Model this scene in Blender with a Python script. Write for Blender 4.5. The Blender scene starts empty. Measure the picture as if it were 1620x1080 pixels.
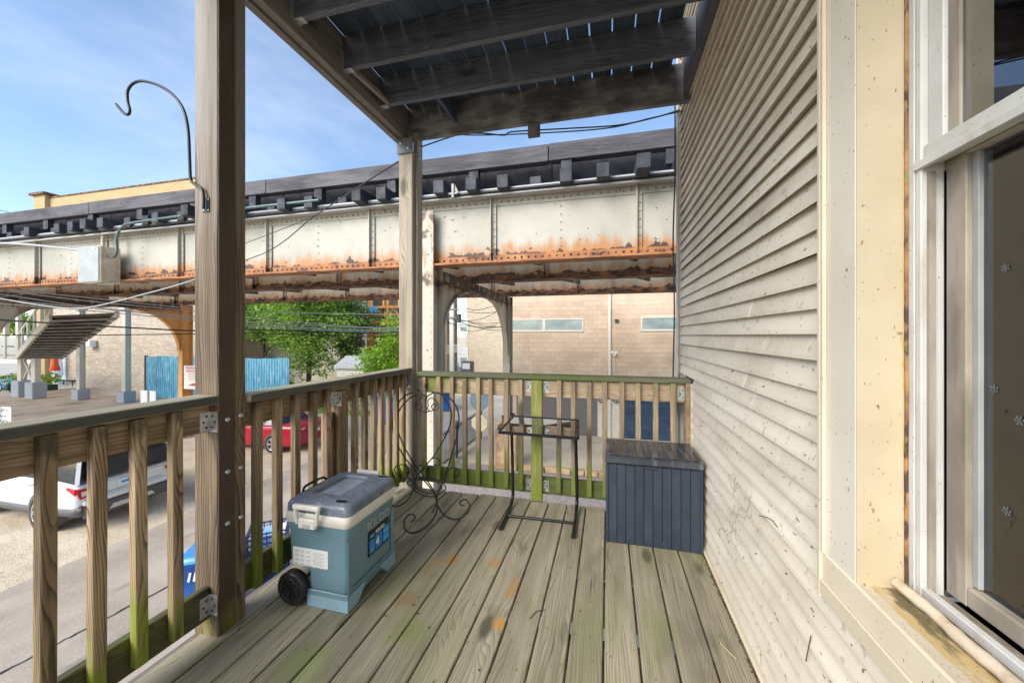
import bpy, math, random
from mathutils import Vector, Matrix
random.seed(7)
sc = bpy.context.scene
col = sc.collection
R = math.radians
DECK = 3.05
# ------------------------------------------------------------------ camera
CZ = 4.40; F = 595.0; TH = R(14.33); HY = 530.0
cam = bpy.data.cameras.new('camera'); co = bpy.data.objects.new('camera', cam); col.objects.link(co)
co.location = (0, 0, CZ); co.rotation_euler = (R(90), 0, TH)
cam.sensor_width = 36; cam.lens = 36 * F / 1620; cam.shift_y = -10 / 1620
cam.clip_start = 0.02; cam.clip_end = 3000
sc.camera = co
# ------------------------------------------------------------------ sky, sun, exposure
SUN_EL, SUN_AZ = R(34), R(210)          # azimuth measured clockwise from +Y: behind the camera, to its left
w = bpy.data.worlds.new('World'); sc.world = w; w.use_nodes = True
nt = w.node_tree; nt.nodes.clear()
out = nt.nodes.new('ShaderNodeOutputWorld'); bg = nt.nodes.new('ShaderNodeBackground')
sky = nt.nodes.new('ShaderNodeTexSky'); sky.sky_type = 'NISHITA'; sky.sun_disc = False
sky.sun_elevation = SUN_EL; sky.sun_rotation = SUN_AZ; sky.air_density = 1.0; sky.dust_density = 0.3; sky.ozone_density = 1.6
tc = nt.nodes.new('ShaderNodeTexCoord'); mp = nt.nodes.new('ShaderNodeMapping'); mp.inputs['Scale'].default_value = (1.1, 1.1, 3.0)
mp.inputs['Location'].default_value = (0.4, 1.3, 0.2)
nz = nt.nodes.new('ShaderNodeTexNoise'); nz.inputs['Scale'].default_value = 1.7; nz.inputs['Detail'].default_value = 7; nz.inputs['Roughness'].default_value = 0.58
rp = nt.nodes.new('ShaderNodeMapRange'); rp.interpolation_type = 'SMOOTHSTEP'
rp.inputs['From Min'].default_value = 0.42; rp.inputs['From Max'].default_value = 0.80; rp.inputs['To Max'].default_value = 0.18
mx = nt.nodes.new('ShaderNodeMix'); mx.data_type = 'RGBA'; mx.inputs[7].default_value = (7.4, 7.6, 8.0, 1)
L = nt.links.new
L(tc.outputs['Generated'], mp.inputs['Vector']); L(mp.outputs[0], nz.inputs['Vector']); L(nz.outputs[0], rp.inputs['Value'])
L(rp.outputs[0], mx.inputs[0]); L(sky.outputs[0], mx.inputs[6]); L(mx.outputs[2], bg.inputs['Color']); L(bg.outputs[0], out.inputs['Surface'])
bg.inputs['Strength'].default_value = 0.063
sl = bpy.data.lights.new('sun', 'SUN'); sl.energy = 1.3; sl.angle = R(40); sl.color = (1.0, 0.93, 0.82)
so = bpy.data.objects.new('sun', sl); col.objects.link(so)
so.rotation_euler = (math.pi / 2 - SUN_EL, 0, math.pi - SUN_AZ)
vs = sc.view_settings; vs.view_transform = 'Standard'; vs.look = 'None'; vs.exposure = 2.1; vs.gamma = 1.0; vs.use_curve_mapping = False
sc.cycles.max_bounces = 10; sc.cycles.diffuse_bounces = 5; sc.cycles.transparent_max_bounces = 12
sc.cycles.use_denoising = True
# ------------------------------------------------------------------ point helpers (photo pixel + a plane -> world point)
_S, _C = math.sin(TH), math.cos(TH)
def ray(px, py):
    u = (px - 810) / F; v = -(py - HY) / F
    return Vector((-_S + u * _C, _C + u * _S, v))
def atY(px, py, y): r = ray(px, py); return r * (y / r.y) + Vector((0, 0, CZ))
def atX(px, py, x): r = ray(px, py); return r * (x / r.x) + Vector((0, 0, CZ))
def atZ(px, py, z): r = ray(px, py); return r * ((z - CZ) / r.z) + Vector((0, 0, CZ))
# ------------------------------------------------------------------ materials
MATS = {}
def newmat(name):
    m = bpy.data.materials.new(name); m.use_nodes = True
    t = m.node_tree; t.nodes.clear()
    o = t.nodes.new('ShaderNodeOutputMaterial'); b = t.nodes.new('ShaderNodeBsdfPrincipled')
    t.links.new(b.outputs[0], o.inputs['Surface'])
    MATS[name] = m
    return m, t, b, o
def c4(c): return (c[0], c[1], c[2], 1)
def node(t, kind, **kw):
    n = t.nodes.new(kind)
    for k, v in kw.items(): setattr(n, k, v)
    return n
def position(t, rnd=True):
    g = node(t, 'ShaderNodeNewGeometry')
    if not rnd: return g.outputs['Position']
    oi = node(t, 'ShaderNodeObjectInfo')
    mu = node(t, 'ShaderNodeMath', operation='MULTIPLY'); mu.inputs[1].default_value = 37.0
    t.links.new(oi.outputs['Random'], mu.inputs[0])
    ad = node(t, 'ShaderNodeVectorMath', operation='ADD')
    t.links.new(g.outputs['Position'], ad.inputs[0]); t.links.new(mu.outputs[0], ad.inputs[1])
    return ad.outputs[0]
def noise(t, vec, scale, detail=4, rough=.55, dist=0):
    if not isinstance(scale, (int, float)):
        m = node(t, 'ShaderNodeMapping'); m.inputs['Scale'].default_value = scale; t.links.new(vec, m.inputs['Vector']); vec = m.outputs[0]; scale = 1
    n = node(t, 'ShaderNodeTexNoise'); n.inputs['Scale'].default_value = scale; n.inputs['Detail'].default_value = detail
    n.inputs['Roughness'].default_value = rough; n.inputs['Distortion'].default_value = dist
    t.links.new(vec, n.inputs['Vector']); return n.outputs[0]
def ramp(t, val, lo, hi, mxv=1.0, mn=0.0):
    r = node(t, 'ShaderNodeMapRange', interpolation_type='SMOOTHSTEP')
    r.inputs['From Min'].default_value = lo; r.inputs['From Max'].default_value = hi
    r.inputs['To Min'].default_value = mn; r.inputs['To Max'].default_value = mxv
    t.links.new(val, r.inputs['Value']); return r.outputs[0]
def math2(t, op, a, b):
    m = node(t, 'ShaderNodeMath', operation=op)
    for i, v in enumerate((a, b)):
        if isinstance(v, (int, float)): m.inputs[i].default_value = v
        else: t.links.new(v, m.inputs[i])
    return m.outputs[0]
def mix(t, fac, a, b, blend='MIX'):
    m = node(t, 'ShaderNodeMix', data_type='RGBA', blend_type=blend)
    if isinstance(fac, (int, float)): m.inputs[0].default_value = fac
    else: t.links.new(fac, m.inputs[0])
    for i, v in ((6, a), (7, b)):
        if isinstance(v, (tuple, list)): m.inputs[i].default_value = c4(v)
        else: t.links.new(v, m.inputs[i])
    return m.outputs[2]
def bump(t, b, val, strength, dist=.01):
    n = node(t, 'ShaderNodeBump'); n.inputs['Strength'].default_value = strength; n.inputs['Distance'].default_value = dist
    t.links.new(val, n.inputs['Height']); t.links.new(n.outputs[0], b.inputs['Normal'])
def zmask(t, z0, z1, axis=2):
    g = node(t, 'ShaderNodeNewGeometry'); s = node(t, 'ShaderNodeSeparateXYZ'); t.links.new(g.outputs['Position'], s.inputs[0])
    r = node(t, 'ShaderNodeMapRange'); r.inputs['From Min'].default_value = z0; r.inputs['From Max'].default_value = z1
    t.links.new(s.outputs[axis], r.inputs['Value']); return r.outputs[0]
def layered(name, c1, c2, scale=3.0, rough=.6, metal=0, layers=(), bumps=(), rnd=True, spec=.5, vary=0.0, lo=.35, hi=.65, detail=4):
    """two-tone base; layers: dict(col, scale, lo, hi, s, z=(z0,z1), zg, axis, detail)"""
    m, t, b, o = newmat(name); P = position(t, rnd)
    c = mix(t, ramp(t, noise(t, P, scale, detail), lo, hi), c1, c2)
    rg = None
    for l in layers:
        v = noise(t, P, l['scale'], l.get('detail', 4), l.get('rough', .55))
        if 'z' in l: v = math2(t, 'ADD', v, math2(t, 'MULTIPLY', zmask(t, *l['z'], l.get('axis', 2)), l.get('zg', 1)))
        f = ramp(t, v, l['lo'], l['hi'], l.get('s', 1))
        c = mix(t, f, c, l['col'])
    if vary:
        oi = node(t, 'ShaderNodeObjectInfo'); r = node(t, 'ShaderNodeMapRange')
        r.inputs['To Min'].default_value = 1 - vary; r.inputs['To Max'].default_value = 1 + vary
        t.links.new(oi.outputs['Random'], r.inputs['Value'])
        hv = node(t, 'ShaderNodeHueSaturation'); t.links.new(r.outputs[0], hv.inputs['Value']); t.links.new(c, hv.inputs['Color']); c = hv.outputs[0]
    t.links.new(c, b.inputs['Base Color'])
    rr = ramp(t, noise(t, P, 9.0), .3, .7, min(1, rough + .08), max(0.02, rough - .08)); t.links.new(rr, b.inputs['Roughness'])
    b.inputs['Metallic'].default_value = metal; b.inputs['Specular IOR Level'].default_value = spec
    if bumps:
        h = noise(t, P, bumps[0], 5); bump(t, b, h, bumps[1], bumps[2])
    return m
def wood(name, axis, c1, c2, rough=.62, fine=1.0, layers=(), vary=.12, knots=True, contrast=.8, bstr=.35, spots=()):
    """plank wood, grain along axis 0/1/2: growth rings as a distorted saw, fibres, cracks, knots"""
    m, t, b, o = newmat(name); P = position(t)
    oth = [k for k in range(3) if k != axis]
    d = [0, 0, 0]; d[oth[0]] = 95 * fine; d[oth[1]] = 58 * fine; d[axis] = 2.2
    dp = node(t, 'ShaderNodeVectorMath', operation='DOT_PRODUCT'); t.links.new(P, dp.inputs[0]); dp.inputs[1].default_value = d
    s = [6.5, 6.5, 6.5]; s[axis] = 1.0
    ph = math2(t, 'ADD', dp.outputs['Value'], math2(t, 'MULTIPLY', noise(t, P, s, 2, .5), 13.0 * fine))
    s4 = [7, 7, 7]; s4[axis] = 2.4
    k = node(t, 'ShaderNodeMapping'); k.inputs['Scale'].default_value = s4; t.links.new(P, k.inputs['Vector'])
    vo = node(t, 'ShaderNodeTexVoronoi'); vo.inputs['Scale'].default_value = .55; t.links.new(k.outputs[0], vo.inputs['Vector'])
    if knots: ph = math2(t, 'ADD', ph, ramp(t, vo.outputs['Distance'], .0, .42, 0.0, 5.0))
    fr = math2(t, 'FRACT', ph, 0.0)
    ring = math2(t, 'MULTIPLY', math2(t, 'POWER', fr, 2.2), ramp(t, fr, .90, 1.0, 0.0, 1.0))
    s2 = [420, 420, 420]; s2[axis] = 7
    fib = noise(t, P, s2, 2)
    s5 = [38, 38, 38]; s5[axis] = 1.6
    streak = noise(t, P, s5, 3)
    g = math2(t, 'ADD', math2(t, 'MULTIPLY', ring, .75), math2(t, 'MULTIPLY', math2(t, 'SUBTRACT', fib, .5), .5))
    g2 = math2(t, 'ADD', g, math2(t, 'MULTIPLY', math2(t, 'SUBTRACT', streak, .5), 1.4))
    c = mix(t, ramp(t, g2, -.25, .75, contrast), c2, c1)
    s3 = [4.2, 4.2, 4.2]; s3[axis] = .9
    big = noise(t, P, s3, 3)
    c = mix(t, ramp(t, big, .42, .72, .45), c, tuple(x * .55 for x in c1))
    s6 = [190, 190, 190]; s6[axis] = 2.6
    ck = noise(t, P, s6, 2)
    c = mix(t, ramp(t, ck, .665, .70, .75), c, tuple(x * .22 for x in c1))
    if knots:
        c = mix(t, ramp(t, vo.outputs['Distance'], .06, .15, 0.0, .8), c, tuple(x * .28 for x in c1))
    for l in layers:
        v = noise(t, P if not l.get('world') else position(t, False), l['scale'], l.get('detail', 4))
        if 'z' in l: v = math2(t, 'ADD', v, math2(t, 'MULTIPLY', zmask(t, *l['z'], l.get('axis', 2)), l.get('zg', 1)))
        if 'y' in l: v = math2(t, 'ADD', v, math2(t, 'MULTIPLY', zmask(t, *l['y'], 1), l.get('yg', 1)))
        c = mix(t, ramp(t, v, l['lo'], l['hi'], l.get('s', 1)), c, l['col'])
    if spots:
        PW = position(t, False); wob = math2(t, 'ADD', math2(t, 'MULTIPLY', noise(t, PW, (14, 4, 1), 4), .55), math2(t, 'MULTIPLY', noise(t, PW, (110, 6, 1), 3), .45))
        for (sx, sy, rx, ry, colr, st) in spots:
            a = node(t, 'ShaderNodeVectorMath', operation='SUBTRACT'); t.links.new(PW, a.inputs[0]); a.inputs[1].default_value = (sx, sy, DECK)
            q = node(t, 'ShaderNodeVectorMath', operation='MULTIPLY'); t.links.new(a.outputs[0], q.inputs[0]); q.inputs[1].default_value = (1 / rx, 1 / ry, 0)
            ln = node(t, 'ShaderNodeVectorMath', operation='LENGTH'); t.links.new(q.outputs[0], ln.inputs[0])
            v = math2(t, 'ADD', ln.outputs['Value'], math2(t, 'MULTIPLY', math2(t, 'SUBTRACT', wob, .5), 4.2))
            c = mix(t, ramp(t, v, .25, 1.15, 0.0, st), c, colr)
    oi = node(t, 'ShaderNodeObjectInfo'); r = node(t, 'ShaderNodeMapRange')
    r.inputs['To Min'].default_value = 1 - vary; r.inputs['To Max'].default_value = 1 + vary
    t.links.new(oi.outputs['Random'], r.inputs['Value'])
    hv = node(t, 'ShaderNodeHueSaturation'); t.links.new(r.outputs[0], hv.inputs['Value']); t.links.new(c, hv.inputs['Color'])
    t.links.new(hv.outputs[0], b.inputs['Base Color'])
    t.links.new(ramp(t, big, .3, .7, rough + .1, rough - .15), b.inputs['Roughness'])
    bump(t, b, math2(t, 'SUBTRACT', 1.0, math2(t, 'ADD', g, ramp(t, ck, .66, .70, .8))), bstr, .003)
    return m
def plain(name, c, rough=.5, metal=0, var=.06, scale=12.0, **kw):
    return layered(name, tuple(x * (1 - var) for x in c), tuple(min(1, x * (1 + var)) for x in c), scale, rough, metal, **kw)
def glass(name, tint=(.9, .95, .95), refl=.0, rough=.01, ior=1.45, opac=0.0):
    """thin pane: clear plus mirror by fresnel"""
    m, t, b, o = newmat(name); t.nodes.remove(b)
    tr = node(t, 'ShaderNodeBsdfTransparent'); tr.inputs[0].default_value = c4(tint)
    gl = node(t, 'ShaderNodeBsdfGlossy'); gl.inputs['Roughness'].default_value = rough; gl.inputs[0].default_value = (.95, .97, 1, 1)
    fr = node(t, 'ShaderNodeFresnel'); fr.inputs[0].default_value = ior
    a = math2(t, 'ADD', fr.outputs[0], refl); mxs = node(t, 'ShaderNodeMixShader')
    t.links.new(a, mxs.inputs[0]); t.links.new(tr.outputs[0], mxs.inputs[1]); t.links.new(gl.outputs[0], mxs.inputs[2])
    t.links.new(mxs.outputs[0], o.inputs['Surface'])
    return m

moss_lo = dict(col=(.19, .25, .014), scale=(9, 9, 5), lo=.70, hi=1.0, s=.9, z=(3.62, 3.10), zg=.62, world=True)
def spot(px, py, rx, ry, c, st): p = atZ(px, py, DECK); return (p.x, p.y, rx, ry, c, st)
ORS, DKS = (.42, .22, .055), (.075, .065, .045)
wood('deck_wood', 1, (.168, .14, .098), (.435, .385, .282), rough=.5, vary=.15, contrast=.75, bstr=.3, fine=.9, layers=(
    dict(col=(.20, .225, .075), scale=(2.2, .9, 1), lo=.46, hi=.66, s=.36, world=True), dict(col=(.16, .20, .05), scale=(60, 3, 1), lo=.54, hi=.68, s=.4, world=True),
    dict(col=(.13, .115, .08), scale=(3.6, 1.4, 1), lo=.54, hi=.70, s=.55, world=True),
    dict(col=(.40, .22, .07), scale=(3.6, 1.6, 1), lo=.66, hi=.74, s=.6, world=True),
    dict(col=(.09, .07, .05), scale=48.0, lo=.685, hi=.71, s=.8, world=True)),
    spots=(spot(715, 884, .05, .07, ORS, .75), spot(793, 985, .035, .05, (.52, .26, .04), .8), spot(812, 930, .03, .16, ORS, .6), spot(780, 890, .05, .06, ORS, .6), spot(645, 948, .06, .08, (.28, .15, .06), .6), spot(783, 965, .06, .05, DKS, .28), spot(828, 865, .04, .10, DKS, .4), spot(785, 830, .06, .06, (.16, .10, .05), .6), spot(895, 995, .04, .12, DKS, .4), spot(640, 1000, .10, .12, (.21, .27, .06), .5), spot(480, 1050, .15, .12, (.22, .30, .05), .5), spot(1040, 1000, .10, .25, (.20, .24, .07), .4)))
wood('baluster_wood', 2, (.10, .058, .027), (.50, .365, .215), vary=.24, fine=1.2, contrast=1.0, layers=(moss_lo, dict(col=(.055, .036, .02), scale=(30, 30, 2.2), lo=.54, hi=.70, s=.7),
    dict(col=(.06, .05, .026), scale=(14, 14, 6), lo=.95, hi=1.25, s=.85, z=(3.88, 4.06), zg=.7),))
wood('baluster_wood_far', 2, (.15, .10, .055), (.47, .36, .235), vary=.22, fine=1.2, contrast=.95, layers=(dict(col=(.08, .055, .03), scale=(30, 30, 2.2), lo=.55, hi=.70, s=.6),
    dict(col=(.14, .185, .014), scale=(14, 14, 4), lo=.66, hi=.98, s=.85, z=(3.66, 3.10), zg=.6, world=True),
    dict(col=(.20, .25, .03), scale=(4, 5, 5), lo=.92, hi=1.2, s=.75, z=(3.85, 4.05), zg=.55, world=True)))
wood('mossy_post_wood', 2, (.20, .16, .06), (.36, .32, .14), vary=.05, layers=(
    dict(col=(.17, .235, .012), scale=(40, 40, 3), lo=.38, hi=.58, s=.9, world=True),))
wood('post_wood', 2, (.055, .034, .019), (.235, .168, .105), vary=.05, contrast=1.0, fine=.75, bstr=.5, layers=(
    dict(col=(.20, .188, .17), scale=(26, 26, 1.6), lo=.66, hi=1.15, s=.8, z=(4.3, 5.6), zg=.6, world=True),
    dict(col=(.052, .034, .020), scale=(24, 24, 3.5), lo=1.95, hi=2.5, s=.93, z=(-1.6866, -1.6863), axis=0, zg=1.0, y=(1.385, 1.375), yg=1.0, world=True),  # dark inner face of the first ply: damp stain plus its shade, painted in
    dict(col=(.18, .19, .03), scale=(7, 7, 3), lo=.9, hi=1.2, s=.6, z=(3.5, 3.05), zg=.5, world=True)))
wood('corner_post_wood', 2, (.15, .12, .085), (.40, .345, .26), vary=.08, contrast=.95, layers=(
    dict(col=(.10, .08, .05), scale=(12, 12, 2), lo=.58, hi=.74, s=.6, world=True),))
wood('stringer_wood', 1, (.13, .082, .045), (.38, .275, .17), vary=.08, fine=.8)
wood('stringer_wood_x', 0, (.21, .14, .085), (.46, .345, .225), vary=.08, fine=.8, layers=(
    dict(col=(.18, .22, .03), scale=(4, 4, 9), lo=.78, hi=1.05, s=.8, z=(-.2, -1.4), axis=0, zg=.45, world=True),))
wood('mossy_stringer_wood', 1, (.045, .042, .02), (.12, .115, .045), vary=.05, layers=(
    dict(col=(.14, .20, .015), scale=(7, 4, 9), lo=.5, hi=.72, s=.6, world=True),))
wood('mossy_stringer_wood_x', 0, (.055, .07, .014), (.13, .15, .03), vary=.05, layers=(
    dict(col=(.10, .145, .01), scale=(4, 7, 9), lo=.42, hi=.66, s=.8, world=True),))
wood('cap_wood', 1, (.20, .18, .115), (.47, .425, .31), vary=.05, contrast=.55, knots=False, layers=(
    dict(col=(.20, .22, .07), scale=(6, 2, 6), lo=.5, hi=.7, s=.45, world=True),
    dict(col=(.055, .06, .05), scale=(20, 5, 20), lo=.9, hi=1.35, s=.95, z=(-1.676, -1.6685), axis=0, zg=1.0, world=True)))  # shade of the cap's inner edge, put into the colour
wood('cap_wood_x', 0, (.075, .08, .045), (.19, .19, .115), vary=.06, contrast=.6, knots=False, layers=(
    dict(col=(.10, .14, .02), scale=(2, 6, 6), lo=.45, hi=.66, s=.7, world=True),))
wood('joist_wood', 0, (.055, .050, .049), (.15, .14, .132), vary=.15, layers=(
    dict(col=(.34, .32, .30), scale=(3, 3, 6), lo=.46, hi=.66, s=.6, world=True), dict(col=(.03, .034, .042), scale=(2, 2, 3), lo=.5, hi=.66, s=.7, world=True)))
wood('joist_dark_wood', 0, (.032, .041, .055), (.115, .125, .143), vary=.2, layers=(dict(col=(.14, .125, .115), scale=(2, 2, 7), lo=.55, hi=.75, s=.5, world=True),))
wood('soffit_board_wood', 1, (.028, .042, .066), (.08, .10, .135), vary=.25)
wood('beam_wood', 1, (.10, .08, .07), (.25, .215, .185), vary=.08)
wood('tie_wood', 1, (.016, .018, .026), (.045, .048, .062), vary=.35, knots=False, rough=.7)
wood('guard_timber_wood', 0, (.028, .028, .036), (.095, .092, .108), vary=.1, rough=.7, fine=.5)
# siding and window
layered('siding_vinyl', (.65, .58, .475), (.75, .68, .57), (1.2, .7, 4.0), .55, vary=.05, bumps=(30.0, .05, .003), layers=(
    dict(col=(.44, .365, .28), scale=(1, 1.6, .5), lo=.46, hi=.7, s=.5),
    dict(col=(.78, .73, .64), scale=(9, 12, 2.2), lo=.60, hi=.70, s=.5, detail=5),
    dict(col=(.33, .25, .17), scale=24.0, lo=.615, hi=.68, s=.45, detail=6),
    dict(col=(.13, .075, .045), scale=(80, 30, 60), lo=.685, hi=.715, s=.9, detail=2),
    dict(col=(.12, .08, .05), scale=(210, 130, 210), lo=.70, hi=.725, s=.85, detail=2)))
speck = dict(col=(.16, .09, .04), scale=(130, 130, 80), lo=.70, hi=.72, s=.9, detail=2)
speck2 = dict(col=(.20, .12, .06), scale=(38, 38, 26), lo=.70, hi=.72, s=.8, detail=3)
layered('casing_paint', (.62, .565, .475), (.70, .645, .55), 2.0, .5, layers=(speck, speck2, dict(col=(.52, .44, .33), scale=(5, 5, 2), lo=.54, hi=.74, s=.4)))
layered('trim_cream_paint', (.62, .535, .40), (.70, .61, .47), 2.0, .5, layers=(speck, dict(col=(.50, .38, .22), scale=(9, 3, 3), lo=.58, hi=.74, s=.4)))
layered('reveal_cream_paint', (.46, .385, .26), (.53, .45, .32), 3.0, .5, layers=(speck, speck2, dict(col=(.58, .43, .20), scale=(5, 5, 1.2), lo=.52, hi=.74, s=.35),
    dict(col=(.42, .36, .08), scale=(40, 40, 16), lo=1.0, hi=1.2, s=.85, z=(.640, .672), axis=0, zg=.6)))
layered('caulk_rust', (.20, .10, .04), (.36, .20, .085), 22.0, .8, layers=(dict(col=(.06, .03, .02), scale=(30, 30, 13), lo=.50, hi=.58, s=.95),
    dict(col=(.22, .24, .05), scale=14.0, lo=.56, hi=.66, s=.6)))
layered('vinyl_frame', (.46, .455, .44), (.55, .545, .53), 4.0, .4, layers=(dict(col=(.25, .20, .15), scale=(160, 160, 110), lo=.69, hi=.715, s=.9, detail=2),
    dict(col=(.40, .34, .26), scale=(26, 16, 5), lo=.54, hi=.74, s=.6)))
layered('sash_dirty', (.21, .18, .14), (.34, .30, .245), (12, 12, 4), .6, layers=(dict(col=(.16, .14, .11), scale=(25, 25, 4), lo=.5, hi=.7, s=.65),))
layered('sill_dirty', (.50, .435, .33), (.57, .50, .39), 4.0, .7, bumps=(120.0, .5, .003), rnd=False, layers=(
    dict(col=(.46, .33, .14), scale=(26, 9, 1), lo=.92, hi=1.15, s=.9, z=(.590, .604), axis=0, zg=.62),
    dict(col=(.11, .09, .045), scale=(34, 12, 1), lo=1.0, hi=1.16, s=.9, z=(.594, .618), axis=0, zg=.58),
    dict(col=(.07, .06, .035), scale=(220, 140, 1), lo=.64, hi=.68, s=.8)))
layered('backer_rod', (.50, .405, .30), (.60, .50, .385), 9.0, .8, bumps=(60.0, .6, .004), layers=(dict(col=(.42, .32, .20), scale=(34, 14, 34), lo=.52, hi=.68, s=.7),))
glass('window_glass', (.86, .90, .92), refl=.16)
glass('screen_glass', (.78, .79, .80), refl=.03, rough=.04)
plain('blind_slat', (.60, .65, .72), .6)
plain('room_dark', (.10, .10, .11), .9)
plain('paper_white', (.82, .82, .80), .8, var=.02)
# metals
plain('flake_grey', (.10, .105, .11), .7)
plain('steel_plate', (.11, .115, .14), .6, .1); plain('steel_dark_paint0', (.05, .05, .05), .6); plain('cable_grey0', (.30, .30, .29), .5)
layered('galvanised', (.46, .47, .48), (.62, .63, .63), 30.0, .38, .75, layers=(dict(col=(.30, .26, .22), scale=40.0, lo=.62, hi=.75, s=.6),))
plain('hole_dark', (.03, .028, .025), .9)
plain('black_iron', (.018, .018, .02), .38, .3)
plain('black_gloss_tube', (.012, .013, .015), .22, .2)
# elevated railway
Zb, Zt = 5.72, 6.88
def girder_mat(name, base1, base2, zlow, ruststr, sooty):
    return layered(name, base1, base2, (.8, .8, .8), .55, rnd=False, bumps=(20.0, .08, .01), layers=(
        dict(col=(.44, .36, .26), scale=(3.5, 3.5, .5), lo=.58, hi=.80, s=.35),
        dict(col=(.42, .20, .075), scale=(5.5, 5.5, 1.3), lo=.80, hi=1.28, s=ruststr, z=(zlow + .62, zlow + .13), zg=.75, detail=6),
        dict(col=(.26, .10, .045), scale=(5, 5, 3), lo=1.22, hi=1.42, s=ruststr * .95, z=(zlow + .36, zlow + .10), zg=.88, detail=6),
        dict(col=(.05, .03, .026), scale=(4.2, 4.2, 5.2), lo=1.03, hi=1.06, s=.95, z=(zlow + .48, zlow + .14), zg=.56, detail=5),
        dict(col=(.05, .03, .025), scale=(13, 13, 13), lo=.70, hi=.715, s=.9, detail=3),
        dict(col=(.03, .03, .034), scale=(1.6, 1.6, 3), lo=1.5 - sooty, hi=1.9 - sooty, s=.9, z=(zlow + 1.0, zlow), zg=.9)))
girder_mat('girder_paint', (.375, .36, .31), (.45, .435, .38), Zb, 1.0, 0)
girder_mat('girder_paint_sooty', (.40, .37, .30), (.48, .45, .37), Zb, .85, .28)
layered('flange_rust', (.27, .11, .048), (.42, .185, .07), (3, 3, 3), .7, rnd=False, bumps=(30.0, .3, .006), layers=(
    dict(col=(.07, .038, .028), scale=(3, 9, 9), lo=.56, hi=.66, s=.9), dict(col=(.62, .40, .18), scale=(6, 6, 6), lo=.6, hi=.75, s=.5)))
layered('flange_dark_rust', (.12, .06, .035), (.28, .13, .06), (3, 3, 3), .75, rnd=False, bumps=(30.0, .3, .006), layers=(
    dict(col=(.03, .024, .022), scale=(3, 6, 6), lo=.45, hi=.6, s=.9),))
layered('column_paint', (.46, .425, .34), (.54, .505, .42), (2, 2, .8), .55, rnd=False, layers=(
    dict(col=(.36, .26, .14), scale=(7, 7, 1.2), lo=.6, hi=.78, s=.7), dict(col=(.05, .03, .025), scale=(9, 9, 7), lo=.69, hi=.71, s=.9),
    dict(col=(.26, .15, .075), scale=(6, 6, 2), lo=.85, hi=1.1, s=.8, z=(4.2, 5.5), zg=.5), dict(col=(.07, .045, .035), scale=(5, 5, 4), lo=1.02, hi=1.1, s=.85, z=(4.6, 5.4), zg=.5)))
layered('orange_steel_paint', (.68, .30, .075), (.78, .37, .10), (2, 2, .8), .55, rnd=False, layers=(
    dict(col=(.35, .15, .05), scale=(7, 7, 1.2), lo=.58, hi=.75, s=.7),))
layered('steel_dark_rust', (.075, .055, .045), (.16, .11, .08), 3.0, .75, rnd=False, layers=(dict(col=(.45, .42, .36), scale=(5, 5, 3), lo=.56, hi=.6, s=.7),))
plain('cable_black', (.022, .023, .025), .5)
plain('cable_grey', (.42, .43, .45), .5); plain('rivet_shaded_paint', (.27, .245, .20), .6)  # rivets darker than the web: their shading is put into the colour
plain('conduit_green', (.10, .16, .15), .4, .4)
layered('box_grey_paint', (.31, .335, .335), (.37, .395, .395), 3.0, .45, layers=(dict(col=(.42, .30, .15), scale=(4, 4, 1.5), lo=.6, hi=.8, s=.6),))
layered('box_side_paint', (.48, .40, .28), (.60, .54, .42), (2, 2, 5), .5, layers=(dict(col=(.30, .18, .08), scale=(9, 9, 1), lo=.55, hi=.75, s=.7),))
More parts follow.
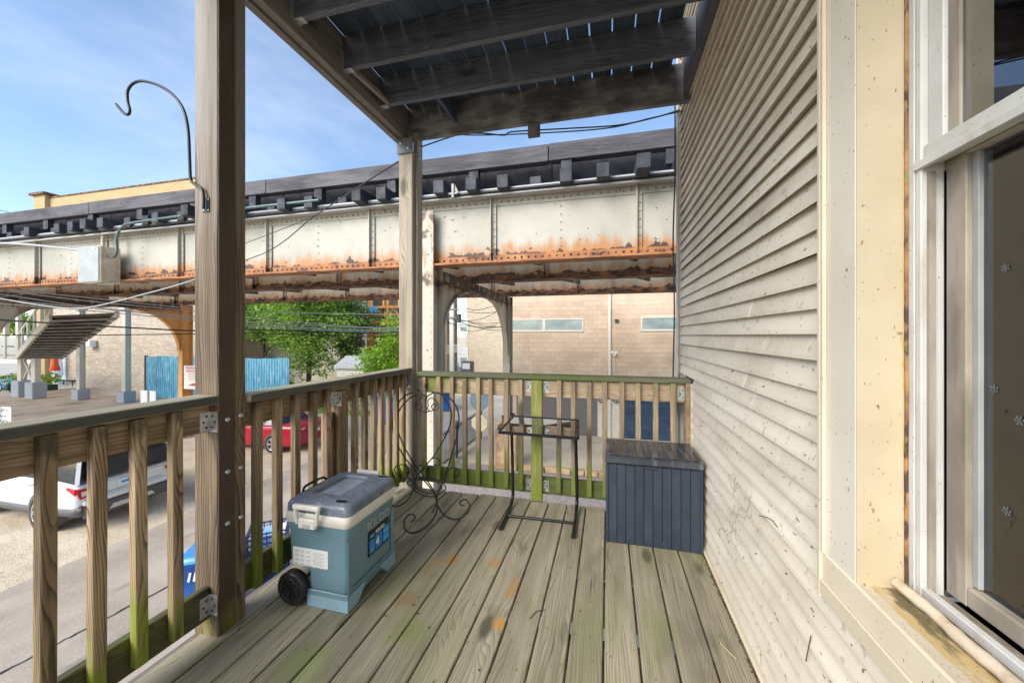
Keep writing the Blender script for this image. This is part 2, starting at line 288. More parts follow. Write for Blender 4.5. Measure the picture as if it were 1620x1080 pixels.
# ------------------------------------------------------------------ mesh builder and object helpers
W = {}
def V(*a): return Vector(a)
class MB:
    def __init__(s): s.v = []; s.f = []; s.sm = []
    def add(s, vs, fs, smooth=False):
        n = len(s.v); s.v += [Vector(p) for p in vs]
        for f in fs: s.f.append(tuple(i + n for i in f)); s.sm.append(smooth)
        return s
    def box(s, x0, x1, y0, y1, z0, z1, b=0.0):
        c = Vector(((x0 + x1) / 2, (y0 + y1) / 2, (z0 + z1) / 2)); h = (abs(x1 - x0) / 2, abs(y1 - y0) / 2, abs(z1 - z0) / 2)
        return s.obox(c, V(1, 0, 0), V(0, 1, 0), V(0, 0, 1), h, b)
    def obox(s, c, ax, ay, az, h, b=0.0):
        c = Vector(c); hx, hy, hz = h
        P = lambda x, y, z: c + ax * x + ay * y + az * z
        if b <= 0:
            vs = [P(x * hx, y * hy, z * hz) for x in (-1, 1) for y in (-1, 1) for z in (-1, 1)]
            return s.add(vs, [(0, 1, 3, 2), (4, 6, 7, 5), (0, 4, 5, 1), (2, 3, 7, 6), (0, 2, 6, 4), (1, 5, 7, 3)])
        b = min(b, hx * .9, hy * .9, hz * .9); vs = []; idx = {}
        for x in (-1, 1):
            for y in (-1, 1):
                for z in (-1, 1):
                    for k in range(3):
                        d = [hx - b, hy - b, hz - b]; d[k] += b
                        idx[(x, y, z, k)] = len(vs); vs.append(P(x * d[0], y * d[1], z * d[2]))
        fs = []
        I = lambda x, y, z, k: idx[(x, y, z, k)]
        for q in (-1, 1):
            a = [I(q, -1, -1, 0), I(q, 1, -1, 0), I(q, 1, 1, 0), I(q, -1, 1, 0)]; fs.append(a if q > 0 else a[::-1])
            a = [I(-1, q, -1, 1), I(-1, q, 1, 1), I(1, q, 1, 1), I(1, q, -1, 1)]; fs.append(a if q > 0 else a[::-1])
            a = [I(-1, -1, q, 2), I(1, -1, q, 2), I(1, 1, q, 2), I(-1, 1, q, 2)]; fs.append(a if q > 0 else a[::-1])
        for p in (-1, 1):
            for q in (-1, 1):
                e = p * q
                a = [I(p, q, -1, 0), I(p, q, -1, 1), I(p, q, 1, 1), I(p, q, 1, 0)]; fs.append(a if e > 0 else a[::-1])
                a = [I(p, -1, q, 2), I(p, -1, q, 0), I(p, 1, q, 0), I(p, 1, q, 2)]; fs.append(a if e > 0 else a[::-1])
                a = [I(-1, p, q, 1), I(-1, p, q, 2), I(1, p, q, 2), I(1, p, q, 1)]; fs.append(a if e > 0 else a[::-1])
                for r in (-1, 1):
                    a = [I(p, q, r, 0), I(p, q, r, 1), I(p, q, r, 2)]; fs.append(a if p * q * r > 0 else a[::-1])
        return s.add(vs, fs)
    def bar(s, p0, p1, wdt, hgt, up=(0, 0, 1), b=0.0):
        p0, p1 = Vector(p0), Vector(p1); d = p1 - p0; ln = d.length; d = d / ln
        up = Vector(up); sd = d.cross(up)
        if sd.length < 1e-4: sd = d.cross(V(1, 0, 0))
        sd.normalize(); u = sd.cross(d)
        return s.obox((p0 + p1) / 2, d, sd, u, (ln / 2, wdt / 2, hgt / 2), b)
    def tube(s, pts, r, n=8, closed=False, caps=True):
        pts = [Vector(p) for p in pts]; k = len(pts); rs = r if isinstance(r, (list, tuple)) else [r] * k
        rings = []; prev = None
        for i in range(k):
            a = pts[i - 1] if (i > 0 or closed) else pts[0]; bpt = pts[(i + 1) % k] if (i < k - 1 or closed) else pts[-1]
            d = (bpt - a)
            d = d.normalized() if d.length > 1e-9 else V(0, 0, 1)
            if prev is None:
                nrm = d.orthogonal().normalized()
            else:
                nrm = prev - d * prev.dot(d); nrm = nrm.normalized() if nrm.length > 1e-6 else d.orthogonal().normalized()
            prev = nrm; bn = d.cross(nrm)
            rings.append([pts[i] + (nrm * math.cos(2 * math.pi * j / n) + bn * math.sin(2 * math.pi * j / n)) * rs[i] for j in range(n)])
        return s.loft(rings, closed_path=closed, caps=caps)
    def cyl(s, p0, p1, r0, r1=None, n=16, caps=True): return s.tube([p0, p1], [r0, r0 if r1 is None else r1], n, False, caps)
    def loft(s, rings, closed_path=False, caps=True, smooth=True, flat_caps=True):
        n = len(rings[0]); vs = [p for r in rings for p in r]; fs = []; k = len(rings)
        for i in range(k if closed_path else k - 1):
            a, b2 = i * n, ((i + 1) % k) * n
            for j in range(n): fs.append((a + j, a + (j + 1) % n, b2 + (j + 1) % n, b2 + j))
        s.add(vs, fs, smooth)
        if caps and not closed_path:
            s.add(rings[0], [tuple(range(n))[::-1]]); s.add(rings[-1], [tuple(range(n))])
        return s
    def prism(s, poly, plane, a0, a1):
        """poly of 2D points in plane 'xz','yz','xy', extruded from a0 to a1 along the third axis"""
        def P(p, a):
            return {'xz': V(p[0], a, p[1]), 'yz': V(a, p[0], p[1]), 'xy': V(p[0], p[1], a)}[plane]
        n = len(poly); vs = [P(p, a0) for p in poly] + [P(p, a1) for p in poly]
        fs = [tuple(range(n)), tuple(range(2 * n - 1, n - 1, -1))] + [(i, (i + 1) % n, n + (i + 1) % n, n + i)[::-1] for i in range(n)]
        return s.add(vs, fs)
    def dome(s, c, nrm, r, h=None, n=8):
        c = Vector(c); nrm = Vector(nrm).normalized(); a = nrm.orthogonal().normalized(); b = nrm.cross(a); h = h or r * .7
        vs = []; fs = []
        for k, (rr, hh) in enumerate(((1, 0), (.75, .66))):
            for j in range(n): t = 2 * math.pi * j / n; vs.append(c + (a * math.cos(t) + b * math.sin(t)) * r * rr + nrm * h * hh)
        vs.append(c + nrm * h)
        for j in range(n): fs.append((j, (j + 1) % n, n + (j + 1) % n, n + j)); fs.append((n + j, n + (j + 1) % n, 2 * n))
        return s.add(vs, fs, True)
    def quad(s, a, b, c, d): return s.add([a, b, c, d], [(0, 1, 2, 3)])
    def mesh(s, name, mat, origin=(0, 0, 0)):
        me = bpy.data.meshes.new(name); o = Vector(origin)
        me.from_pydata([tuple(p - o) for p in s.v], [], s.f); me.polygons.foreach_set('use_smooth', s.sm)
        import bmesh
        bm = bmesh.new(); bm.from_mesh(me); bmesh.ops.recalc_face_normals(bm, faces=bm.faces); bm.to_mesh(me); bm.free()
        if mat: me.materials.append(MATS[mat])
        me.update(); return me
    def build(s, name, mat, parent=None, origin=None):
        if parent is not None: origin = W[parent.name]
        elif origin is None:
            xs = [p.x for p in s.v]; ys = [p.y for p in s.v]; zs = [p.z for p in s.v]
            origin = V((min(xs) + max(xs)) / 2, (min(ys) + max(ys)) / 2, min(zs))
        o = bpy.data.objects.new(name, s.mesh(name, mat, origin)); col.objects.link(o)
        if parent is not None: o.parent = parent
        else: o.location = origin
        W[o.name] = Vector(origin); return o
def tag(o, label=None, cat=None, group=None, kind=None):
    if label: o['label'] = label
    if cat: o['category'] = cat
    if group: o['group'] = group
    if kind: o['kind'] = kind
    return o
def thing(name, label, cat, loc=(0, 0, 0), group=None, local=False):
    o = bpy.data.objects.new(name, None); col.objects.link(o); o.location = loc; o.empty_display_size = .1
    W[o.name] = Vector((0, 0, 0)) if local else Vector(loc)
    return tag(o, label, cat, group)
def put(name, mesh, loc, parent, rot=None, scale=None):
    """an object sharing mesh data, at a world location (or the root's local one)"""
    o = bpy.data.objects.new(name, mesh); col.objects.link(o); o.parent = parent
    o.location = Vector(loc) - (W[parent.name] if parent else Vector((0, 0, 0)))
    if rot: o.rotation_euler = rot
    if scale: o.scale = scale
    W[o.name] = Vector(loc); return o
def copy_tree(o, parent=None):
    c = o.copy(); col.objects.link(c)
    if parent is not None: c.parent = parent
    for ch in list(o.children): copy_tree(ch, c)
    return c
def smooth_path(pts, n=6, closed=False):
    """Catmull-Rom through pts"""
    pts = [Vector(p) for p in pts]; k = len(pts); o = []
    rng = range(k if closed else k - 1)
    for i in rng:
        p1, p2 = pts[i], pts[(i + 1) % k]
        p0 = pts[i - 1] if (i > 0 or closed) else p1 * 2 - p2
        p3 = pts[(i + 2) % k] if (i + 2 < k or closed) else p2 * 2 - p1
        for j in range(n):
            t = j / n
            o.append(.5 * ((2 * p1) + (p2 - p0) * t + (2 * p0 - 5 * p1 + 4 * p2 - p3) * t * t + (3 * p1 - p0 - 3 * p2 + p3) * t ** 3))
    if not closed: o.append(pts[-1])
    return o
def text_mesh(name, body, size, mat, depth=.001, bold=0.0, align='CENTER', spacing=1.0):
    cu = bpy.data.curves.new(name + '_c', 'FONT'); cu.body = body; cu.size = size; cu.extrude = depth; cu.align_x = align; cu.align_y = 'CENTER'; cu.offset = bold
    cu.space_character = spacing; cu.resolution_u = 3
    ob = bpy.data.objects.new('tmp', cu); col.objects.link(ob)
    dg = bpy.context.evaluated_depsgraph_get(); dg.update()
    me = bpy.data.meshes.new_from_object(ob.evaluated_get(dg)); me.name = name
    bpy.data.objects.remove(ob); bpy.data.curves.remove(cu)
    me.materials.clear(); me.materials.append(MATS[mat]); return me
def text(name, body, size, mat, loc, rot, parent, depth=.001, bold=0.0, align='CENTER', spacing=1.0):
    return put(name, text_mesh(name, body, size, mat, depth, bold, align, spacing), loc, parent, rot)
def rrect(cx, cy, hx, hy, r, z, n=4):
    """rounded rectangle ring at height z"""
    o = []
    for (sx, sy, a0) in ((1, 1, 0), (-1, 1, 90), (-1, -1, 180), (1, -1, 270)):
        for i in range(n + 1):
            a = R(a0 + 90 * i / n); o.append(V(cx + sx * (hx - r) + r * math.cos(a), cy + sy * (hy - r) + r * math.sin(a), z))
    return o
# ------------------------------------------------------------------ setting: ground
layered('gravel_lot', (.56, .46, .325), (.68, .585, .44), 1.2, .9, rnd=False, bumps=(40.0, .6, .03), layers=(
    dict(col=(.36, .28, .19), scale=13.0, lo=.52, hi=.66, s=.65, detail=8), dict(col=(.76, .69, .56), scale=24.0, lo=.55, hi=.64, s=.7, detail=6), dict(col=(.46, .36, .24), scale=(.5, 2.2, 1), lo=.56, hi=.7, s=.5),
    dict(col=(.22, .25, .08), scale=(.9, .5, 1), lo=.66, hi=.78, s=.5)))
layered('asphalt', (.36, .30, .24), (.48, .415, .34), .8, .85, rnd=False, bumps=(70.0, .4, .01), layers=(
    dict(col=(.60, .56, .50), scale=34.0, lo=.60, hi=.68, s=.7, detail=4), dict(col=(.20, .17, .15), scale=46.0, lo=.60, hi=.66, s=.6, detail=3), dict(col=(.15, .125, .12), scale=(2, .7, 1), lo=.58, hi=.75, s=.45),
    dict(col=(.50, .42, .31), scale=(1.1, .5, 1), lo=1.05, hi=1.3, s=.7, z=(-8.6, -10.2), axis=0, zg=.6)))
layered('plaza_paving', (.42, .325, .235), (.54, .43, .33), 1.0, .8, rnd=False, bumps=(25.0, .3, .02), layers=(dict(col=(.18, .14, .11), scale=(.4, .4, 1), lo=.55, hi=.7, s=.5),))
layered('driveway_concrete', (.56, .47, .34), (.66, .57, .43), .7, .85, rnd=False, bumps=(60.0, .2, .01), layers=(dict(col=(.40, .33, .24), scale=(1, 2, 1), lo=.56, hi=.75, s=.5),))
layered('street_concrete', (.44, .40, .35), (.54, .50, .45), .5, .85, rnd=False, layers=(dict(col=(.36, .34, .32), scale=(.8, .3, 1), lo=.56, hi=.75, s=.5),))
plain('tar', (.03, .028, .028), .8)
layered('grey_gravel', (.30, .26, .25), (.42, .37, .36), 9.0, .9, rnd=False, bumps=(50.0, .8, .03), layers=(dict(col=(.16, .13, .13), scale=40.0, lo=.55, hi=.65, s=.7),))
def sheet(name, mat, x0, x1, y0, y1, z, nx=1, ny=1):
    m = MB(); vs = [V(x0 + (x1 - x0) * i / nx, y0 + (y1 - y0) * j / ny, z) for j in range(ny + 1) for i in range(nx + 1)]
    m.add(vs, [(j * (nx + 1) + i, j * (nx + 1) + i + 1, (j + 1) * (nx + 1) + i + 1, (j + 1) * (nx + 1) + i) for j in range(ny) for i in range(nx)])
    return tag(m.build(name, mat), kind='structure')
sheet('ground', 'gravel_lot', -600, 600, -300, 900, 0.0)
al = sheet('alley_road', 'asphalt', -10.1, -1.2, -40, 13.4, .004)
sheet('street', 'street_concrete', -10.1, -5.6, 13.4, 70, .008)
sheet('plaza_pavement', 'plaza_paving', -52, -22.5, 8, 21.9, .006)
sheet('station_forecourt', 'street_concrete', -90, -42, 10, 60, .010)
sheet('driveway', 'driveway_concrete', -5.0, 9, 12.15, 16.62, .012)
sheet('gravel_bed', 'grey_gravel', -5.2, 9, 2.2, 11.9, .008)
m = MB(); a = V(-7.72, 2.6, .012)
pts = [V(-7.67, 1.8, .0), V(-7.66, 3.09, 0), V(-7.60, 3.6, 0), V(-7.56, 4.1, 0), V(-7.47, 4.9, 0), V(-7.5, 5.6, 0), V(-7.4, 6.4, 0), V(-7.42, 8.0, 0), V(-7.3, 10, 0)]
sp = smooth_path(pts, 8); wd = []
for i, p in enumerate(sp):
    j = random.uniform(-.02, .02); k = random.uniform(.012, .03); wd.append((p + V(j - k, 0, .008), p + V(j + k, 0, .008)))
for i in range(len(wd) - 1): m.quad(wd[i][0], wd[i][1], wd[i + 1][1], wd[i + 1][0])
m.build('tar_crack', 'tar', al)
# ------------------------------------------------------------------ elevated railway
el = thing('elevated_railway', 'riveted cream steel elevated railway viaduct with rusty flanges and dark timber ties', 'viaduct', (-3.26, 6.6, 0))
GX0, GX1 = -75.0, 14.0
def girder(y, mat, fm, rivets, stiff_step, phase, front):
    g = MB().box(GX0, GX1, y - .012, y + .012, Zb + .02, Zt - .02).build('girder', mat, el)
    m = MB(); m.box(GX0, GX1, y - .17, y + .17, Zb - .02, Zb + .012); m.build('bottom_flange', fm, g)
    m = MB(); m.box(GX0, GX1, y - .030, y - .013, Zb + .014, Zb + .135); m.box(GX0, GX1, y + .013, y + .03, Zb + .014, Zb + .135); m.build('flange_angle', fm, g)
    m = MB(); m.box(GX0, GX1, y - .17, y + .17, Zt, Zt + .03); m.box(GX0, GX1, y - .030, y - .013, Zt - .13, Zt - .002); m.build('top_flange', mat, g)
    x = phase
    xs = []
    while x > -46: xs.append(x); x -= stiff_step
    x = phase + stiff_step
    while x < 9: xs.append(x); x += stiff_step
    me = None
    for x in xs:
        if me is None:
            sm_ = MB(); sm_.box(-.008, .008, -.11, -.0305, Zb + .016, Zt - .004); sm_.box(.009, .085, -.045, -.0310, Zb + .016, Zt - .004); me = sm_.mesh('stiffener', mat)
        put('stiffener', me, (x, y, 0), g)
    if rivets:
        m = MB(); m2 = MB(); x = -34
        while x < 4.5:
            n = 8 if x > -7 else 5
            m.dome((x, y - .030, Zt - .066), (0, -1, 0), .022, .020, n); m2.dome((x, y - .030, Zb + .078), (0, -1, 0), .022, .020, n); x += .125
        for x in xs:
            if -30 < x < 4.5:
                for k in range(7): m.dome((x + .052, y - .045, Zb + .2 + k * .135), (0, -1, 0), .018, .014, 6)
                for k in range(6): m.dome((x + stiff_step / 2, y - .012, Zb + .24 + k * .14), (0, -1, 0), .017, .013, 6)
        tag(m.build('rivet', 'rivet_shaded_paint' if front else fm, g), kind='stuff'); tag(m2.build('rivet', 'flange_dark_rust', g), kind='stuff')
    return g
girder(6.60, 'girder_paint', 'flange_rust', True, 2.52, .46, True)
girder(8.85, 'girder_paint_sooty', 'flange_dark_rust', False, 2.86, 1.4, False)
girder(12.2, 'girder_paint_sooty', 'flange_dark_rust', True, 2.86, 1.9, False)
# dark underdeck between the girders: cross bracing
cb = MB().bar((0, 6.75, Zb + .35), (1.0, 8.7, Zb + .35), .09, .09).mesh('cross_brace', 'steel_dark_rust')
cb2 = MB().bar((0, 9.0, Zb + .35), (1.6, 12.0, Zb + .35), .09, .09).mesh('cross_brace', 'steel_dark_rust')
for k in range(34):
    put('cross_brace', cb, (8 - k * 2.1, 0, 0), el); put('cross_brace', cb2, (8 - k * 2.1, 0, 0), el)
# ties
tie_me = MB().box(-.10, .10, 0, 6.5, 0, .23, .008).mesh('tie', 'tie_wood')
x = 3.4; k = 0
while x > -44:
    yf = 6.12 + random.choice((0, .04, .09, .16, .30, -.14)) ; put('tie', tie_me, (x + random.uniform(-.05, .05), yf, Zt + .035 + random.uniform(0, .015)), el, (0, 0, random.uniform(-.02, .02)))
    x -= .56 if k % 5 else .62; k += 1
x = 10.0; k = 0
while x > -60:
    ln = random.choice((4.9, 5.5, 6.1)); z = 7.43 + random.uniform(-.006, .006)
    MB().box(x - ln, x - .012, 6.50, 6.68, z, z + .30, .008).build('guard_timber', 'guard_timber_wood', el)
    MB().box(x - ln, x - .012, 6.95, 7.15, 7.19, 7.60, .006).build('walkway_timber', 'tie_wood', el); x -= ln
for yr in (7.55, 8.98): MB().box(GX0, GX1, yr - .035, yr + .035, 7.20, 7.36).build('running_rail', 'steel_dark_rust', el)
sbm = MB().box(-.09, .09, 6.53, 6.66, 7.18, 7.425).mesh('spacer_block', 'tie_wood')
for k in range(26): put('spacer_block', sbm, (2.7 - k * 1.7, 0, 0), el)
# bents: two columns and an arched cross girder each
def bent(xc, cmn, cmf, near=True, far=True, y2=12.2, foot=(4.15, 3.75)):
    for yc, ok in ((6.62, near), (y2, far)):
        if not ok: continue
        top = Zt - .16 if yc < 7 else Zb - .03
        cm = cmn if yc < 7 else cmf
        c = MB().box(xc - .012, xc + .012, yc - .19, yc + .19, 0.02, top).build('column', cm, el)
        MB().box(xc - .115, xc + .115, yc - .215, yc - .191, 0.02, top).build('column_flange', cm, c)
        MB().box(xc - .115, xc + .115, yc + .191, yc + .215, 0.02, top).build('column_flange', cm, c)
        m = MB()
        for s in (-1, 1): m.box(xc + s * .05 - .035, xc + s * .05 + .035, yc - .19, yc - .181, .05, top - .01)
        m.build('column_angle', cm, c)
        m = MB()
        for q in range(42):
            z = .4 + q * .15
            if z < top - .05:
                for s in (-1, 1): m.dome((xc + .013, yc + s * .14, z), (1, 0, 0), .02, .016, 6)
                m.dome((xc + .07, yc - .216, z), (0, -1, 0), .014, .01, 6)
        tag(m.build('rivet', cm, c), kind='stuff')
    # cross girder
    zc0, zc1 = 5.46, Zb - .022
    ya, yb = 6.85, y2 - .23
    g = MB().box(xc - .012, xc + .012, ya, yb, zc0, zc1 + .0).build('cross_girder', 'steel_dark_rust', el)
    MB().box(xc - .13, xc + .13, ya, yb, zc0 - .022, zc0 - .002).build('cross_flange', 'steel_dark_rust', g)
    m = MB(); y = ya + .1
    while y < yb: m.dome((xc + .06, y, zc0 - .0235), (0, 0, -1), .02, .016, 6); y += .14
    tag(m.build('rivet', 'steel_dark_rust', g), kind='stuff')
    # arched gusset plates
    for (y0, sgn, zf, reach) in ((ya, 1, foot[0], 1.55), (yb, -1, foot[1], 1.75)):
        zt = zc0 - .025; arc = []; rust = cmn if sgn > 0 else cmf
        for i in range(15):
            t = math.pi / 2 * i / 14
            arc.append((y0 + sgn * (.06 + (reach - .06) * (1 - math.cos(t))), zf + (zt - .04 - zf) * math.sin(t)))
        poly = [(y0, zf)] + arc + [(y0 + sgn * reach, zt), (y0, zt)]
        MB().prism(poly, 'yz', xc - .011, xc + .011).build('gusset', rust, el)
        mm = MB()
        for i in range(14):
            p, q = arc[i], arc[i + 1]
            mm.bar((xc, p[0], p[1]), (xc, q[0], q[1]), .15, .018, up=(0, sgn * .5, -.5))
        mm.build('gusset_flange', rust, el)
        m = MB()
        for i in range(2, 14, 1):
            p = arc[i]; m.dome((xc + .012, p[0] - sgn * .05, p[1] + .06), (1, 0, 0), .018, .014, 6)
        tag(m.build('rivet', rust, el), kind='stuff')
bent(-3.26, 'column_paint', 'column_paint')
bent(-17.6, 'column_paint', 'orange_steel_paint', foot=(3.75, 3.75))
bent(-32.0, 'column_paint', 'column_paint')
# concrete pier under the far column
layered('pier_concrete', (.30, .20, .11), (.44, .31, .19), 3.0, .9, rnd=False, layers=(dict(col=(.18, .10, .05), scale=(5, 5, 1.5), lo=.5, hi=.7, s=.7),))
MB().box(-3.58, -2.86, 11.78, 12.55, .012, 1.30, .03).build('pier', 'pier_concrete', el)
m = MB(); m.box(-3.52, -2.95, 11.86, 12.45, 1.302, 1.42); m.box(-3.40, -3.06, 11.93, 12.40, 1.42, 1.75); m.build('column_base', 'flange_dark_rust', el)
plain('ink_black', (.02, .02, .02), .7)
text('column_number', '8', .26, 'ink_black', (-3.26, 12.2 - .218, 2.32), (R(90), 0, 0), el)
# cables clipped along the girder
def cable(name, pts, r, mat, label, group=None, n=6, sm=6):
    o = MB().tube(smooth_path(pts, sm), r, n).build(name, mat)
    return tag(o, label, 'cable', group)
def run(y, z, x0, x1, wob, n=14): return [V(x0 + (x1 - x0) * i / n, y + random.uniform(-.01, .01), z + random.uniform(-wob, wob)) for i in range(n + 1)]
cable('feeder_cable', run(6.38, 6.98, 5, -40, .012), .030, 'cable_grey', 'thick grey feeder cable lying highest along the top edge of the riveted girder')
cable('feeder_cable', run(6.33, 6.93, 5, -40, .012), .026, 'cable_black', 'thick black feeder cable just under the grey one along the girder top')
cable('feeder_cable', [V(5, 6.42, 6.89)] + [V(-3.0 - 3 * i, 6.36, 6.885 - .012 * i) for i in range(10)], .022, 'cable_grey', 'thinner grey cable lowest of the three along the girder top edge')
m = MB(); m.box(-2.71, -2.67, 6.24, 6.30, 6.86, 7.10); m.box(-2.77, -2.61, 6.255, 6.285, 6.92, 6.95); m.prism([(-2.67, 6.98), (-2.58, 6.93), (-2.66, 7.10)], 'xz', 6.27, 6.285)
tag(m.build('cable_clamp', 'cable_grey0'), 'small pale metal cable clamp bolted on the girder top right of the corner post', 'clamp')
# junction box hung on the girder
jb = thing('junction_box', 'grey steel junction box with rusty side hung on the girder left of the near post', 'junction box', (-11.7, 6.25, 5.6))
MB().box(-12.10, -11.36, 6.06, 6.44, 5.62, 6.47, .012).build('cabinet', 'box_side_paint', jb)
MB().box(-12.08, -11.385, 6.040, 6.058, 5.64, 6.45, .006).build('door', 'box_grey_paint', jb)
MB().box(-11.60, -11.48, 6.030, 6.039, 6.39, 6.43).build('latch', 'paper_white', jb)
for x_ in (-11.47, -11.97): MB().box(x_, x_ + .05, 6.40, 6.44, 6.472, 7.0).build('hanger', 'box_side_paint', jb)
tag(MB().tube(smooth_path([(-11.355, 6.2, 6.25), (-11.15, 6.19, 6.22), (-11.03, 6.18, 6.35), (-11.05, 6.18, 6.62), (-10.85, 6.17, 6.88), (-10.4, 6.18, 6.97), (-8.0, 6.2, 7.03), (-5.5, 6.22, 7.05)], 6), .028, 8).build('conduit', 'conduit_green'),
    'dark green curved conduit leaving the junction box towards the girder top', 'conduit')
cable('service_cable', [(-30, 6.3, 6.9), (-19.5, 6.15, 7.0), (-15, 6.1, 6.75), (-12.105, 6.14, 6.42)], .026, 'cable_grey', 'thick pale cable drooping into the left side of the junction box')
# ------------------------------------------------------------------ porch deck
GAP0, PITCH = -.019, .148
porch = thing('wooden_porch', 'weathered wooden porch floor of greenish boards with thick posts at its left edge', 'porch', (-.6, 1.0, 0))
k = -12
while True:
    x0 = GAP0 + k * PITCH + .0045; x1 = x0 + PITCH - .009
    if x1 > .60: break
    e = random.uniform(-.012, .012)
    dz = random.uniform(-.0025, .0015)
    b = MB().box(x0, x1, -2.2, 3.035 + e, DECK - .032 + dz, DECK + dz, .004).build('deck_board', 'deck_wood', porch)
    k += 1
for j in range(13):
    y = 3.0 - j * .42
    MB().box(-1.80, .60, y - .02, y + .018, DECK - .27, DECK - .036).build('joist', 'joist_wood', porch)
MB().box(-1.86, -1.822, -2.2, 3.06, DECK - .27, DECK - .036).build('rim_board', 'beam_wood', porch)
MB().box(-1.80, .60, 3.022, 3.06, DECK - .27, DECK - .036).build('rim_board', 'joist_wood', porch)
# thick near post: two plies with carriage bolts, runs from the ground to the upper deck
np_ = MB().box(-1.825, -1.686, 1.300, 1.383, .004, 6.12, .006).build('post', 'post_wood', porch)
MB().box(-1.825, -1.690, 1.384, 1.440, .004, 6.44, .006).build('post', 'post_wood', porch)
bm_ = MB().dome((0, 0, 0), (1, 0, 0), .012, .009, 10).mesh('bolt', 'galvanised')
for (px, py) in ((357, 664), (377, 658), (357, 747), (377, 741), (357, 829), (377, 820)):
    y = 1.345 if px == 357 else 1.412
    p = atX(px, py, -1.686); put('bolt', bm_, (-1.6862 if px == 357 else -1.6902, y, p.z), porch)
cp = MB().box(-1.80, -1.665, 2.985, 3.12, .004, 6.02, .006).build('post', 'corner_post_wood', porch)
MB().box(-1.685, -1.640, 3.03, 3.125, 3.0, 6.20, .005).build('post', 'corner_post_wood', porch)
m = MB(); m.box(-1.812, -1.66, 2.970, 2.9845, 6.0, 6.135)
cpp = m.build('post_cap_plate', 'steel_plate', porch)
for (x, z) in ((-1.77, 6.09), (-1.70, 6.04)): put('bolt', bm_, (x, 2.9695, z), porch, (0, 0, R(-90)))
for z in (5.98, 6.08): put('bolt', bm_, (-1.6395, 3.07, z), porch)
# middle short posts
MB().box(-1.79, -1.70, 2.10, 2.19, 2.78, 4.035, .005).build('post', 'baluster_wood', porch)
MB().box(-1.775, -1.735, 2.02, 2.095, 2.78, 3.90, .005).build('post', 'baluster_wood', porch)
MB().box(-.605, -.515, 2.992, 3.036, 3.058, 4.035, .005).build('post', 'mossy_post_wood', porch)
MB().box(.555, .590, 3.0, 3.09, 3.052, 4.07, .004).build('post', 'stringer_wood', porch)
# ------------------------------------------------------------------ railings
brk = None
def bracket(parent, x, y, z, rx=0, ry=0, flip=1):
    """galvanised angle bracket: two leaves with holes. flip mirrors along the rail. rail along Y when rx else along X"""
    m = MB(); h = []
    if rx:   # rail along y: one leaf on the stringer (facing +x), one on the post (facing -y or +y)
        m.box(x, x + .003, y, y + flip * .045, z - .045, z + .045); m.box(x + .001, x + .045, y - .003, y, z - .045, z + .045)
        for dz in (-.025, .0, .025): h.append((V(x + .0035, y + flip * (.017 if dz else .03), z + dz), V(1, 0, 0))); h.append((V(x + (.018 if dz else .032), y - .0035 , z + dz), V(0, -1, 0)))
    else:
        m.box(x, x + flip * .045, y - .003, y, z - .045, z + .045)
        if ry: m.box(x + flip * .045, x + flip * .048, y - .045, y, z - .045, z + .045)
        for dz in (-.028, .0, .028): h.append((V(x + flip * (.014 if dz else .03), y - .0035, z + dz), V(0, -1, 0))); h.append((V(x + flip * .034, y - .0035, z + dz * .8 + .01), V(0, -1, 0)))
    b = m.build('bracket', 'galvanised', parent)
    m = MB()
    for c, n in h: m.dome(c, n, .0055, .0006, 8)
    m.build('screw_hole', 'hole_dark', b)
    return b
bal = MB().box(-.019, .019, -.019, .019, 0, .925, .003).mesh('baluster', 'baluster_wood')
def side_rail(label, y0, y1, ys, dz=0.0):
    r = thing('porch_railing', label, 'railing', (-1.73, (y0 + y1) / 2, DECK))
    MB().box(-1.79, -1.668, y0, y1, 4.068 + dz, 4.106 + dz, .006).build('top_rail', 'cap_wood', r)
    MB().box(-1.765, -1.727, y0, y1, 3.942 + dz, 4.064 + dz, .004).build('stringer', 'stringer_wood', r)
    MB().box(-1.765, -1.727, y0, y1, 3.135, 3.275, .004).build('bottom_stringer', 'mossy_stringer_wood', r)
    for y in ys: put('baluster', bal, (-1.7065 + random.uniform(-.001, .001), y, 3.138 + dz + random.uniform(-.006, .002)), r, (random.uniform(-.006, .006), 0, random.uniform(-.03, .03)))
    return r
r1 = side_rail('left porch railing section in front of the thick near post, closest to the viewer', -2.1, 1.297, [1.146 - .1225 * i for i in range(20)], .028)
bracket(r1, -1.7265, 1.296, 4.015, rx=1, flip=-1); bracket(r1, -1.7265, 1.296, 3.20, rx=1, flip=-1)
r2 = side_rail('left porch railing section between the thick near post and the corner post', 1.443, 2.983, [1.511, 1.632, 1.756, 1.88, 2.0, 2.262, 2.37, 2.476, 2.582, 2.688, 2.794, 2.898], .008)
bracket(r2, -1.7265, 2.098, 3.985, rx=1, flip=-1); bracket(r2, -1.7265, 2.982, 3.985, rx=1, flip=-1); bracket(r2, -1.7265, 2.982, 3.20, rx=1, flip=-1)
rb = thing('porch_railing', 'rear porch railing with mossy balusters running from the corner post to the siding', 'railing', (-.55, 3.05, DECK))
MB().box(-1.637, .586, 2.998, 3.12, 4.040, 4.078, .006).build('top_rail', 'cap_wood_x', rb)
m = MB().box(-1.638, .553, 3.04, 3.078, 3.895, 4.036, .004).build('stringer', 'stringer_wood_x', rb)
MB().box(-1.638, .553, 3.04, 3.078, 3.105, 3.24, .004).build('bottom_stringer', 'mossy_stringer_wood_x', rb)
balf = MB().box(-.019, .019, -.017, .017, 0, .90, .003).mesh('baluster', 'baluster_wood_far')
